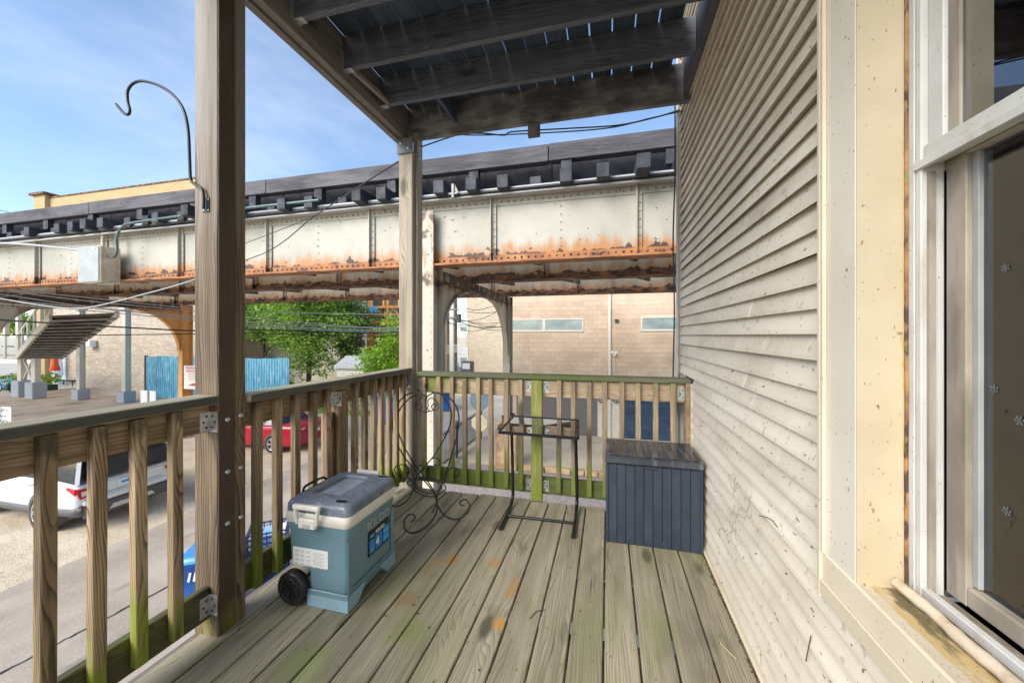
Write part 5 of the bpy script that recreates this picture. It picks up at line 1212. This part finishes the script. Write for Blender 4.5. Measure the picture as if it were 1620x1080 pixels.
sl1 = MB(); sl1.box(.20, .32, BY - .10, BY - .02, 3.52, 3.66, .01); sl1.dome((.18, BY - .12, 3.66), (-.4, -1, -.3), .06, .06, 8); sl1.dome((.34, BY - .12, 3.66), (.4, -1, -.3), .06, .06, 8); sl1.build('security_light', 'paper_white', bk)
MB().box(.25, .27, BY - .03, BY - .018, 2.3, 3.5).build('conduit', 'frame_pale', bk)
vt = MB(); vt.box(.28, .44, BY - .05, BY - .017, 4.94, 5.08, .006); vt.build('vent', 'steel_dark_paint', bk)
for (px, py) in ((952, 631), (975, 631)):
    p = atY(px, py, BY - .04); m = MB(); m.tube([p + V(.155 * math.cos(2 * math.pi * i / 20), 0, .155 * math.sin(2 * math.pi * i / 20)) for i in range(20)], .02, 6, closed=True)
    m.box(p.x - .015, p.x + .015, p.y - .01, p.y + .01, p.z - .14, p.z + .14); m.box(p.x - .14, p.x + .14, p.y - .012, p.y + .008, p.z - .015, p.z + .015); m.build('wall_anchor', 'steel_dark_paint', bk)
# ------------------------------------------------------------------ pale brick house and pole seen under the arch
brickmat('house_brick', (.50, .42, .30), (.66, .57, .43), (.40, .34, .26), .26, .09, 'xz', ms=.012, layers=(dict(col=(.36, .28, .18), scale=(.6, .6, .8), lo=.55, hi=.75, s=.4),))
hb = thing('brick_house', 'pale yellow brick house seen through the arch of the viaduct', 'house', (-8.5, 34, 0))
MB().box(-13.2, -4.0, 34, 46, 0, 10.5).build('wall', 'house_brick', hb)
MB().box(-13.4, -3.9, 33.85, 46, 10.5, 10.9).build('roof', 'frame_pale', hb)
def hwin(x0, x1, z0, z1, Yp, par, fm='frame_pale', gm='pane_green'):
    m = MB(); w_ = .12
    m.box(x0 - w_, x1 + w_, Yp - .05, Yp - .005, z0 - w_, z0); m.box(x0 - w_, x1 + w_, Yp - .05, Yp - .005, z1, z1 + w_); m.box(x0 - w_, x0, Yp - .05, Yp - .005, z0, z1); m.box(x1, x1 + w_, Yp - .05, Yp - .005, z0, z1); m.box(x0, x1, Yp - .045, Yp - .005, (z0 + z1) / 2 - .04, (z0 + z1) / 2 + .04)
    o = m.build('window', fm, par); MB().box(x0, x1, Yp - .03, Yp - .006, z0, (z0 + z1) / 2 - .04).build('pane', gm, o); MB().box(x0, x1, Yp - .03, Yp - .006, (z0 + z1) / 2 + .04, z1).build('pane', 'blind_slat', o)
a, b = atY(729, 552, 34), atY(739, 578, 34); hwin(a.x, b.x, b.z, a.z, 34, hb)
a, b = atY(729, 508, 34), atY(739, 524, 34); hwin(a.x, b.x, b.z, a.z, 34, hb)
a = atY(716, 520, 34); MB().box(a.x - .2, a.x + .2, 33.7, 33.98, 0, 7.5).build('corner_strip', 'frame_pale', hb)
up = thing('utility_pole', 'wooden utility pole with transformer and tangled wires behind the viaduct arch', 'utility pole', (-8.4, 27, 0))
ppos = atZ(707, 600, 0); pb0 = atY(707, 590, 27)
wood('pole_wood', 2, (.10, .075, .06), (.20, .16, .13), vary=.02)
MB().tube([(pb0.x, 27, 0), (pb0.x, 27, 9.5)], [.16, .12], 12).build('pole', 'pole_wood', up)
MB().box(pb0.x - 1.0, pb0.x + 1.0, 26.85, 26.95, 6.3, 6.42).build('cross_arm', 'pole_wood', up); MB().box(pb0.x - .9, pb0.x + .9, 26.85, 26.95, 5.7, 5.8).build('cross_arm', 'pole_wood', up)
MB().tube([(pb0.x + 1.1, 26.7, 5.35), (pb0.x + 1.1, 26.7, 6.0)], .20, 12).build('transformer', 'steel_dark_paint', up)
rw = random.Random(5)
for i in range(9):
    x0, z0_ = pb0.x + rw.uniform(-.8, .8), rw.uniform(5.4, 6.8); x1, z1_ = pb0.x + rw.uniform(2.5, 7.0), rw.uniform(4.6, 7.0)
    MB().tube(smooth_path([(x0, 26.9, z0_), ((x0 + x1) / 2, 27.5, (z0_ + z1_) / 2 - rw.uniform(.1, .7)), (x1, 29, z1_)], 6), .022, 5).build('wire', 'cable_black', up)
m = MB()
for i in range(6): m.bar((pb0.x + .1, 26.8, 3.0 + i * .12), (pb0.x + 1.3, 26.6, 3.2 + i * .1), .05, .03)
m.build('bracket', 'galvanised', up)
# parapet of a low roof with pipes in front of the brick house
lr = thing('air_conditioner', 'dark air conditioning unit beside the brick house under the arch', 'air conditioner', (-6.6, 31, 0))
a = atY(740, 572, 31); MB().box(a.x - .45, a.x + .45, 30.6, 31.4, .01, a.z + .05, .03).build('cabinet', 'steel_dark_paint', lr); MB().box(a.x - .35, a.x + .35, 30.58, 30.6, a.z - .6, a.z - .1).build('grille', 'cable_grey', lr)
# ------------------------------------------------------------------ tan brick building at the far left with mural
brickmat('tan_brick', (.42, .35, .27), (.58, .50, .40), (.36, .31, .25), .42, .13, 'xz', ms=.02, layers=(dict(col=(.30, .25, .19), scale=(.5, .5, .6), lo=.5, hi=.7, s=.35), dict(col=(.66, .60, .51), scale=(2.5, 2.5, 5), lo=.55, hi=.7, s=.5)))
brickmat('yellow_parapet', (.44, .335, .17), (.50, .385, .205), (.38, .29, .15), .5, .16, 'xz', ms=.012, layers=(dict(col=(.45, .31, .12), scale=(.9, .9, .3), lo=.58, hi=.8, s=.5),))
ty = thing('tan_brick_building', 'long tan brick building with yellow parapet rising behind the viaduct at left', 'building', (-37, 23, 0))
TYY = 22.2
e0 = atY(68, 312, TYY).x; e1 = atY(352, 290, TYY).x; ztop = 16.5
MB().box(e0, e1, TYY, TYY + 14, 0, ztop - 2.9).build('wall', 'tan_brick', ty)
MB().box(e0, e1, TYY - .05, TYY + 14, ztop - 2.9, ztop).build('parapet', 'yellow_parapet', ty)
MB().box(e0, e1, TYY - .10, TYY + 14.0, ztop, ztop + .12).build('coping', 'flange_dark_rust', ty)
MB().box(e0 - .5, e0 + 1.0, TYY - .35, TYY + 1.0, 0, ztop + .25).build('corner_pier', 'yellow_parapet', ty)
MB().box(e0 - .75, e0 + 1.25, TYY - .55, TYY + 1.2, ztop + .25, ztop + .45).build('pier_cap', 'flange_dark_rust', ty)
a = atY(147, 543, TYY - .1); m = MB(); m.box(a.x - .35, a.x + .35, TYY - .5, TYY - .01, a.z - .3, a.z + .3, .05); m.build('wall_lamp', 'paper_white', ty)
# painted wall mural, generic shapes
plain('mural_sky', (.52, .68, .74), .8); plain('mural_pink', (.80, .58, .50), .8); plain('mural_orange', (.80, .33, .08), .8); plain('mural_slate', (.22, .28, .38), .8)
mu0, mu1 = atY(63, 563, TYY), atY(105, 611, TYY)
mr = MB().box(mu0.x, mu1.x, TYY - .03, TYY - .004, .05, mu0.z + .6).build('mural', 'mural_sky', ty)
mw = mu1.x - mu0.x
def blob(cx_, cz_, rx, rz, matn, y, seed):
    rr = random.Random(seed); pts = [(cx_ + rx * math.cos(t) * rr.uniform(.75, 1.1), cz_ + rz * math.sin(t) * rr.uniform(.75, 1.1)) for t in [2 * math.pi * i / 14 for i in range(14)]]
    MB().prism(pts, 'xz', y, y + .004).build('mural_shape', matn, mr)
blob(mu0.x + mw * .38, 1.3, mw * .14, 1.0, 'mural_pink', TYY - .036, 1); blob(mu0.x + mw * .44, 2.4, mw * .13, .5, 'mural_orange', TYY - .042, 2); blob(mu0.x + mw * .78, 1.5, mw * .13, 1.25, 'mural_slate', TYY - .048, 3)
# ------------------------------------------------------------------ pale building behind the trees, orange frame, shed
layered('pale_stucco', (.46, .42, .35), (.62, .58, .50), (.8, .8, .8), .9, rnd=False, bumps=(12.0, .4, .03), layers=(dict(col=(.30, .26, .21), scale=(2.5, 2.5, 2), lo=.55, hi=.7, s=.6, detail=7),))
pbg = thing('pale_building', 'pale stained masonry building behind the trees beyond the red car', 'building', (-20, 27, 0))
x0, x1 = atY(352, 500, 26).x, atY(561, 500, 26).x
MB().box(x0, x1, 26, 27.6, 0, 9.2).build('wall', 'pale_stucco', pbg); MB().box(x0 - .1, x1 + .1, 25.9, 27.7, 9.2, 9.5).build('roof', 'frame_pale', pbg)
MB().box(x1 - .15, x1 + .02, 25.86, 25.98, 0, 9.0).build('downspout', 'frame_pale', pbg)
for i in range(3): hwin(x1 - 3.2 - i * 3.4, x1 - 2.2 - i * 3.4, 4.9, 6.6, 26, pbg)
of = thing('orange_steel_frame', 'orange steel stair frame rising behind the bright bush under the viaduct', 'steel frame', (-14, 31, 0))
xa, xb = atY(563, 500, 31).x, atY(640, 500, 31).x
for i in range(4):
    x = xa + (xb - xa) * i / 3
    for y in (31, 33): MB().box(x - .10, x + .10, y - .1, y + .1, 0, 8.6).build('post', 'orange_steel_paint', of)
for z in (2.9, 4.3, 5.5, 6.2, 6.9): MB().box(xa, xb, 30.93, 31.07, z, z + .22).build('beam', 'orange_steel_paint', of); MB().box(xa, xb, 31.1, 32.9, z + .1, z + .16).build('landing', 'pole_wood', of)
for i in range(3):
    xx0 = xa + (xb - xa) * i / 3; xx1 = xa + (xb - xa) * (i + 1) / 3; MB().bar((xx0, 31, 3.1), (xx1, 31, 5.7), .10, .10).build('brace', 'orange_steel_paint', of); MB().bar((xx0, 31, 7.2), (xx1, 31, 5.9), .10, .10).build('brace', 'orange_steel_paint', of)
a, b = atY(575, 485, 30.5), atY(597, 494, 30.5)
tag(MB().box(a.x, b.x, 30.5, 30.53, b.z, a.z, .01).build('banner', 'label_lightblue'), 'small blue banner hung on the orange steel frame', 'banner')
brw = MB().box(atY(560, 500, 38).x, atY(690, 500, 38).x, 38, 44, 0, 9.0); tag(brw.build('brown_house', 'pole_wood'), 'dark brown house far behind the orange steel frame', 'house')
plain('shed_white', (.66, .64, .58), .5)
sd = thing('corrugated_shed', 'small pale corrugated shed between the tree and the bright bush', 'shed', (-14.2, 21, 0))
sx0, sx1 = atY(533, 590, 20.5).x, atY(580, 590, 20.5).x
MB().box(sx0, sx1, 20.55, 22.5, .02, 2.3).build('wall', 'shed_white', sd)
crm = MB().box(sx0, sx1, 20.5, 20.548, 0, .10, .02).mesh('corrugation', 'shed_white', (0, 0, 0))
for i in range(17): put('corrugation', crm, (0, 0, .05 + i * .13), sd)
MB().prism([(20.35, 2.3), (22.7, 2.3), (22.7, 2.45), (21.5, 3.05), (20.35, 2.45)], 'yz', sx0 - .1, sx1 + .1).build('roof', 'cable_grey', sd)
# blue corrugated fence
layered('blue_paint', (.10, .36, .52), (.22, .52, .68), (5, 5, 1.2), .55, rnd=False, layers=(dict(col=(.48, .70, .78), scale=(7, 7, 1.6), lo=.56, hi=.66, s=.7, detail=6), dict(col=(.04, .16, .30), scale=(9, 9, 2), lo=.6, hi=.68, s=.6)))
bf = thing('blue_fence', 'tall light blue corrugated metal fence behind the orange column', 'fence', (-22, 19, 0))
bx0, bx1 = atY(232, 600, 19).x, atY(443, 600, 19).x
pnl = []
for i in range(5): pnl.append((i * .2, -.0)); pnl.append((i * .2 + .05, -.045)); pnl.append((i * .2 + .11, -.045)); pnl.append((i * .2 + .16, 0))
pm_ = MB(); back = [(x, .03) for x, y in pnl[::-1]]
pm_.prism(pnl + [(.99, 0)] + [(.99, .03), (0, .03)], 'xy', .05, 2.95); pme = pm_.mesh('panel', 'blue_paint')
x = bx0; i = 0
while x < bx1 - .2: put('panel', pme, (x, 19, random.uniform(-.03, .05) + (.10 if x > -18 else 0)), bf); x += 1.0; i += 1
xx = bx0
while xx < bx1: MB().box(xx - .05, xx + .05, 19.04, 19.14, 0, 2.9).build('post', 'steel_dark_paint', bf); xx += 3.0
MB().box(bx0 - .16, bx0 - .02, 18.95, 19.1, 0, 3.0).build('post', 'steel_dark_paint', bf)
# ------------------------------------------------------------------ station columns, stair, furniture at far left
plain('station_paint', (.60, .57, .50), .55); plain('station_base', (.36, .39, .44), .7); layered('stair_under', (.10, .085, .075), (.17, .145, .13), (1, 1, 1), .8); plain('glass_block', (.50, .56, .57), .3)
sc1 = [((128, 632), 17.6), ((200, 636), 17.66)]
for i, ((px, py), yy) in enumerate(sc1):
    p = atZ(px, py, 0); c = thing('station_column', ['slim cream column with grey base on the plaza, the one farther left', 'slim cream column with grey base on the plaza, the one nearer the blue fence'][i], 'column', p, 'station columns')
    MB().box(p.x - .33, p.x + .33, p.y - .33, p.y + .33, .01, .72, .02).build('base', 'station_base', c)
    m = MB(); m.box(p.x - .17, p.x + .17, p.y - .16, p.y - .13, .72, 6.3); m.box(p.x - .17, p.x + .17, p.y + .13, p.y + .16, .72, 6.3); m.box(p.x - .10, p.x + .10, p.y - .13, p.y + .13, .72, 6.3); m.build('shaft', 'station_paint', c)
    MB().box(p.x - .25, p.x + .25, p.y - .25, p.y + .25, 6.05, 6.35).build('capital', 'station_paint', c)
stc = thing('station_stair', 'covered station stair with dark underside sloping down below the viaduct at far left', 'stair', (-32, 17, 0))
A, B_, C_, D_ = atY(28, 566, 17), atY(96, 567, 17), atY(185, 500, 12.6), atY(81, 504, 12.6)
nn = V(0, 0, .16)
NS = 14
for i in range(NS):
    t0, t1 = i / NS, (i + 1) / NS; l0, l1 = A.lerp(D_, t0), A.lerp(D_, t1); r0, r1 = B_.lerp(C_, t0), B_.lerp(C_, t1); l1.z = l0.z; r1.z = r0.z
    zz = V(0, 0, .10)
    MB().loft([[l0, r0, r1, l1], [l0 + zz, r0 + zz, r1 + zz, l1 + zz]], smooth=False).build('tread', 'stair_under', stc)
m = MB(); m.add([A + nn * .7, B_ + nn * .7, C_ + nn * .7, D_ + nn * .7, A + nn, B_ + nn, C_ + nn, D_ + nn], [(3, 2, 1, 0), (4, 5, 6, 7), (0, 1, 5, 4), (1, 2, 6, 5), (2, 3, 7, 6), (3, 0, 4, 7)]); m.build('soffit', 'stair_under', stc)
MB().bar(A + V(-.05, 0, .1), D_ + V(-.05, 0, .1), .12, .42).build('stringer', 'station_paint', stc); MB().bar(B_ + V(.05, 0, .1), C_ + V(.05, 0, .1), .12, .30).build('stringer', 'station_paint', stc)
for i in range(6):
    p = A.lerp(D_, i / 5); MB().box(p.x - .09, p.x + .03, p.y - .05, p.y + .05, p.z + .2, p.z + 1.45).build('baluster', 'station_paint', stc)
MB().bar(A + V(-.05, 0, 1.5), D_ + V(-.05, 0, 1.5), .09, .10).build('handrail', 'station_paint', stc)
la, lb_ = atY(-40, 566, 17.0), atY(26, 540, 17.0)
MB().box(la.x, A.x + .1, 17.0, 19.5, A.z - .12, A.z + .14).build('landing', 'station_paint', stc)
for (z0_, z1_) in ((.2, .75), (.85, 1.5)): MB().box(la.x, A.x - .2, 17.0, 17.06, A.z + z0_, A.z + z1_).build('landing_panel', 'glass_block', stc)
for x in (A.x, A.x - 1.4, A.x - 3.6): MB().box(x - .14, x + .14, 16.95, 17.15, A.z, A.z + 3.4).build('landing_post', 'station_paint', stc)
for (px, py) in ((35, 627), (57, 630)):
    p = atZ(px, py, 0); MB().box(p.x - .42, p.x + .42, p.y - .36, p.y + .36, .01, 1.15, .03).build('tower_base', 'station_base', stc); MB().box(p.x - .20, p.x + .20, p.y - .15, p.y + .15, 1.15, 3.0).build('tower_leg', 'station_paint', stc)
p, q = atZ(35, 627, 0), atZ(57, 630, 0)
MB().bar(V(p.x + .2, p.y, 1.2), V(q.x - .2, q.y, 2.9), .12, .10).build('tower_brace', 'station_paint', stc); MB().bar(V(p.x + .2, p.y - .05, 2.9), V(q.x - .2, q.y - .05, 1.2), .12, .10).build('tower_brace', 'station_paint', stc)
MB().box(p.x - .4, q.x + .5, p.y - .3, p.y + .3, 2.92, 3.05).build('tower_cap', 'station_paint', stc)
# storefront across the street, far left
plain('store_dark', (.035, .05, .055), .15); plain('store_wall', (.62, .62, .60), .7)
stf = thing('storefront', 'low storefront with dark glass across the street at the far left edge', 'building', (-75, 38, 0))
MB().box(-100, -56, 38, 50, 0, 4.3).build('wall', 'store_wall', stf)
for i in range(10): MB().box(-98 + i * 4.2, -94.8 + i * 4.2, 37.93, 37.99, .6, 3.4).build('shop_window', 'store_dark', stf)
MB().box(-100, -56, 37.2, 38, 3.5, 3.75).build('awning', 'mural_slate', stf)
# closed parasol, chairs, planters
pu = atZ(87, 611, 0)
plain('parasol_red', (.75, .10, .03), .7); plain('chair_dark', (.03, .035, .05), .6); plain('plant_lime', (.30, .42, .03), .7); plain('planter_dark', (.03, .05, .05), .6)
um = thing('closed_parasol', 'closed orange red parasol standing in front of the mural', 'parasol', pu)
MB().tube([pu + V(0, 0, .02), pu + V(0, 0, 3.3)], .04, 8).build('pole', 'paper_white', um)
MB().tube([pu + V(0, 0, 1.35), pu + V(0, 0, 1.45), pu + V(0, 0, 1.9), pu + V(0, 0, 2.6), pu + V(0, 0, 3.1), pu + V(0, 0, 3.3)], [.30, .34, .22, .20, .17, .03], 9).build('canopy', 'parasol_red', um)
MB().box(pu.x - .6, pu.x + .6, pu.y - .5, pu.y + .5, .012, .09, .02).build('base', 'paper_white', um)
for i, (px, lbl) in enumerate(((76, 'dark outdoor chair left of the closed parasol'), (103, 'dark outdoor chair right of the closed parasol'))):
    p = atZ(px, 611, 0) + V(0, .6, 0); c = thing('outdoor_chair', lbl, 'chair', p, 'chairs by the mural')
    MB().box(p.x - .6, p.x + .6, p.y - .5, p.y + .4, .42, .52, .02).build('seat', 'chair_dark', c); MB().box(p.x - .6, p.x + .6, p.y + .4, p.y + .5, .5, 1.15, .02).build('backrest', 'chair_dark', c)
    for (sx, sy) in ((-1, -1), (1, -1), (-1, 1), (1, 1)): MB().box(p.x + sx * .55 - .03, p.x + sx * .55 + .03, p.y + sy * .42 - .03, p.y + sy * .42 + .03, .012, .42).build('leg', 'chair_dark', c)
def leafball(mb, c, rx, rz, n, s, rr):
    for i in range(n):
        while True:
            d = V(rr.uniform(-1, 1), rr.uniform(-1, 1), rr.uniform(-1, 1))
            if .15 < d.length < 1: break
        leaf(mb, V(c.x + d.x * rx, c.y + d.y * rx, c.z + d.z * rz), s * rr.uniform(.6, 1.3), rr)
def leaf(mb, p, s, rr):
    a = V(rr.uniform(-1, 1), rr.uniform(-1, 1), rr.uniform(-.6, .6)).normalized(); b = a.orthogonal().normalized(); t = rr.uniform(0, 6.28); b = (b * math.cos(t) + a.cross(b) * math.sin(t)); 
    mb.add([p - a * s, p + b * s * .45 + a * s * .1, p + a * s, p - b * s * .45 + a * s * .1], [(0, 1, 2, 3)])
for i, (px, lbl) in enumerate(((16, 'lime green leafy plant in a dark planter by the station tower base'), (79, 'lime green leafy plant in a dark planter beside the closed parasol'))):
    p = atZ(px, 617, 0); c = thing('potted_plant', lbl, 'plant', p, 'lime plants on the forecourt'); rr = random.Random(i)
    MB().box(p.x - .35, p.x + .35, p.y - .3, p.y + .3, .02, .45, .02).build('planter', 'planter_dark', c); m = MB(); leafball(m, p + V(0, 0, .9), .55, .5, 130, .16, rr); m.build('foliage', 'plant_lime', c)
# share bicycle at the far left
bi = thing('bicycle', 'pale blue bicycle standing at the far left below the station landing', 'bicycle', local=True)
for x in (-.52, .52):
    w_ = MB().tube([V(x + .33 * math.cos(2 * math.pi * i / 24), 0, .34 + .33 * math.sin(2 * math.pi * i / 24)) for i in range(24)], .025, 6, closed=True).build('wheel', 'tyre', bi)
    m = MB(); [m.bar((x, 0, .34), (x + .31 * math.cos(a), 0, .34 + .31 * math.sin(a)), .008, .008) for a in [i * .785 for i in range(8)]]; m.build('spoke', 'chrome', w_)
m = MB()
for (a, b) in (((-.52, .34), (-.1, .36)), ((-.1, .36), (-.22, .85)), ((-.52, .34), (-.2, .78)), ((-.1, .36), (.38, .80)), ((-.2, .72), (.36, .86)), ((.36, .95), (.52, .34))): m.tube([(a[0], 0, a[1]), (b[0], 0, b[1])], .025, 8)
m.build('frame', 'label_lightblue', bi); MB().box(-.34, -.12, -.07, .07, .86, .92, .02).build('saddle', 'rubber_black', bi); MB().tube([(.30, -.28, 1.05), (.36, -.1, 1.0), (.36, .1, 1.0), (.30, .28, 1.05)], .016, 8).build('handlebar', 'rubber_black', bi)
p = atZ(8, 622, 0); bi.location = (p.x, p.y, .01); bi.rotation_euler = (0, 0, R(15)); bi.scale = (1.3, 1.3, 1.3)
# ------------------------------------------------------------------ trees
def leafmat(name, c1, c2, c3):
    m, t, b, o = newmat(name); P = position(t, False)
    c = mix(t, ramp(t, noise(t, P, 1.6, 3), .38, .62), c1, c2); c = mix(t, ramp(t, noise(t, P, 7.0, 2), .5, .68), c, c3)
    t.links.new(c, b.inputs['Base Color']); b.inputs['Roughness'].default_value = .55
    tr = node(t, 'ShaderNodeBsdfTranslucent'); t.links.new(c, tr.inputs[0]); ms = node(t, 'ShaderNodeMixShader'); ms.inputs[0].default_value = .35
    t.links.new(b.outputs[0], ms.inputs[1]); t.links.new(tr.outputs[0], ms.inputs[2]); t.links.new(ms.outputs[0], o.inputs['Surface'])
leafmat('leaf_mid', (.10, .20, .025), (.23, .40, .045), (.40, .55, .10)); leafmat('leaf_dark', (.05, .10, .02), (.12, .20, .035), (.20, .30, .06)); leafmat('leaf_bright', (.20, .36, .02), (.28, .48, .03), (.38, .58, .06))
plain('bark', (.055, .043, .035), .9, var=.3)
def tree(label, base, trunk, lobes, mat, nl, s, seed, cat='tree', name='tree', grp=None):
    rr = random.Random(seed); base = Vector(base); t = thing(name, label, cat, base, grp)
    m = MB(); top = base + V(*trunk)
    m.tube(smooth_path([base, base.lerp(top, .4) + V(rr.uniform(-.15, .15), 0, 0), top], 4), [.20 - .10 * i / 8 for i in range(9)], 8)
    for (dx, dy, dz, rx, rz) in lobes:
        c = base + V(dx, dy, dz); st_ = base.lerp(top, rr.uniform(.45, .95)); m.tube(smooth_path([st_, st_.lerp(c, .5) + V(0, 0, rr.uniform(-.1, .3)), c], 3), [.08, .07, .06, .05, .04, .03, .02], 6)
    m.build('trunk', 'bark', t)
    m = MB(); tot = sum(q[3] ** 2 * q[4] for q in lobes)
    for (dx, dy, dz, rx, rz) in lobes:
        n = int(nl * rx * rx * rz / tot); ncl = max(6, n // 28); c = base + V(dx, dy, dz)
        for k in range(ncl):
            d = V(rr.gauss(0, 1), rr.gauss(0, 1), rr.gauss(0, 1)).normalized() * rr.uniform(.35, 1.05) ; cc = c + V(d.x * rx, d.y * rx, d.z * rz); cr = rr.uniform(.18, .42) * min(rx, rz) ** .5
            for i in range(28): leaf(m, cc + V(rr.gauss(0, cr), rr.gauss(0, cr), rr.gauss(0, cr * .8)), s * rr.uniform(.6, 1.3), rr)
    m.build('crown', mat, t); return t
b1 = atY(487, 600, 21.5); tree('leafy green tree with dark trunk in front of the pale building', (b1.x, 21.5, 0), (.3, 0, 5.0), [(-1.6, 0, 4.2, 1.5, .9), (.6, -.3, 3.9, 1.5, 1.1), (-.2, 0, 5.6, 2.2, 1.2), (2.0, .2, 5.2, 1.5, 1.0), (-2.6, .2, 5.4, 1.3, 1.0), (-.1, -.3, 2.5, 1.0, .9), (1.2, 0, 2.4, .9, .8), (.4, 0, 7.2, 2.2, 1.2)], 'leaf_mid', 15000, .12, 11)
b2 = atY(415, 600, 24); tree('dark tree standing behind the blue fence at the left end of the pale building', (b2.x, 24, 0), (.2, 0, 5.2), [(0, 0, 5.2, 2.2, 1.2), (1.6, 0, 4.6, 1.2, .9), (-1.4, 0, 6.6, 1.8, 1.2), (2.0, 0, 6.4, 1.8, 1.2)], 'leaf_mid', 8500, .13, 12)
b3 = atY(606, 600, 19.5); tree('bright lime green bush tree left of the corner post beyond the dumpster', (b3.x, 19.5, 0), (.1, 0, 3.0), [(-.3, 0, 2.7, 1.1, 1.0), (.6, .1, 3.4, 1.1, 1.1), (.9, 0, 2.2, 1.0, .9), (-.9, .1, 2.0, .7, .7), (.8, .2, 4.6, .8, 1.0)], 'leaf_bright', 6500, .10, 13)
b4 = atY(545, 600, 25.2); tree('mid green tree against the right end of the pale building', (b4.x, 25.2, 0), (-.2, 0, 5.0), [(0, 0, 4.9, 1.6, 1.2), (1.2, 0, 5.8, 1.5, 1.1), (-1.3, 0, 6.3, 1.5, 1.0), (.4, 0, 3.4, 1.3, .8), (-.4, 0, 7.6, 1.5, 1.0)], 'leaf_dark', 8000, .13, 14)
b5 = atY(22, 500, 45); tree('green street tree far behind the station landing at left', (b5.x, 45, 0), (0, 0, 6), [(0, 0, 6.5, 3.5, 2.2), (3, 0, 5.8, 2.5, 1.8)], 'leaf_mid', 3500, .28, 15)
for i, (px, yy, sc_, mt, lbl) in enumerate(((452, 20.6, .9, 'leaf_mid', 'low shrub at the right end of the blue fence'), (520, 20.0, .8, 'leaf_mid', 'low shrub at the foot of the leafy tree'), (470, 20.2, .7, 'leaf_dark', 'low dark shrub between the blue fence and the leafy tree'), (555, 19.6, .8, 'leaf_bright', 'low bright shrub in front of the pale shed'))):
    p = atY(px, 600, yy); c = thing('shrub', lbl, 'shrub', (p.x, yy, 0), 'shrubs along the back of the lot'); rr = random.Random(40 + i); m = MB()
    for k in range(5): m.tube([(p.x, yy, 0), (p.x + rr.uniform(-.4, .4), yy + rr.uniform(-.2, .2), .9)], .015, 5)
    m.build('stem', 'bark', c); m = MB()
    for k in range(16):
        cc = V(p.x + rr.uniform(-.9, .9) * sc_, yy + rr.uniform(-.5, .5), rr.uniform(.3, 1.7) * sc_)
        for j in range(26): leaf(m, cc + V(rr.gauss(0, .2), rr.gauss(0, .2), rr.gauss(0, .2)), .10 * rr.uniform(.6, 1.2), rr)
    m.build('foliage', mt, c)
# weeds at the back of the gravel lot
gm = MB(); rr = random.Random(77)
for i in range(2600):
    x = rr.uniform(-24, -9.8); y = 18.2 + rr.uniform(-.5, .9) + (0 if x < -12 else -rr.random() * 1.2); h = rr.uniform(.08, .35); a = rr.random() * 6.28
    d = V(math.cos(a), math.sin(a), 0) * .02; gm.add([V(x, y, 0) - d, V(x, y, 0) + d, V(x + rr.uniform(-.1, .1), y + rr.uniform(-.1, .1), h)], [(0, 1, 2)])
tag(gm.build('weeds', 'leaf_mid'), 'rough green weeds along the back edge of the gravel lot', 'weeds', kind='stuff')
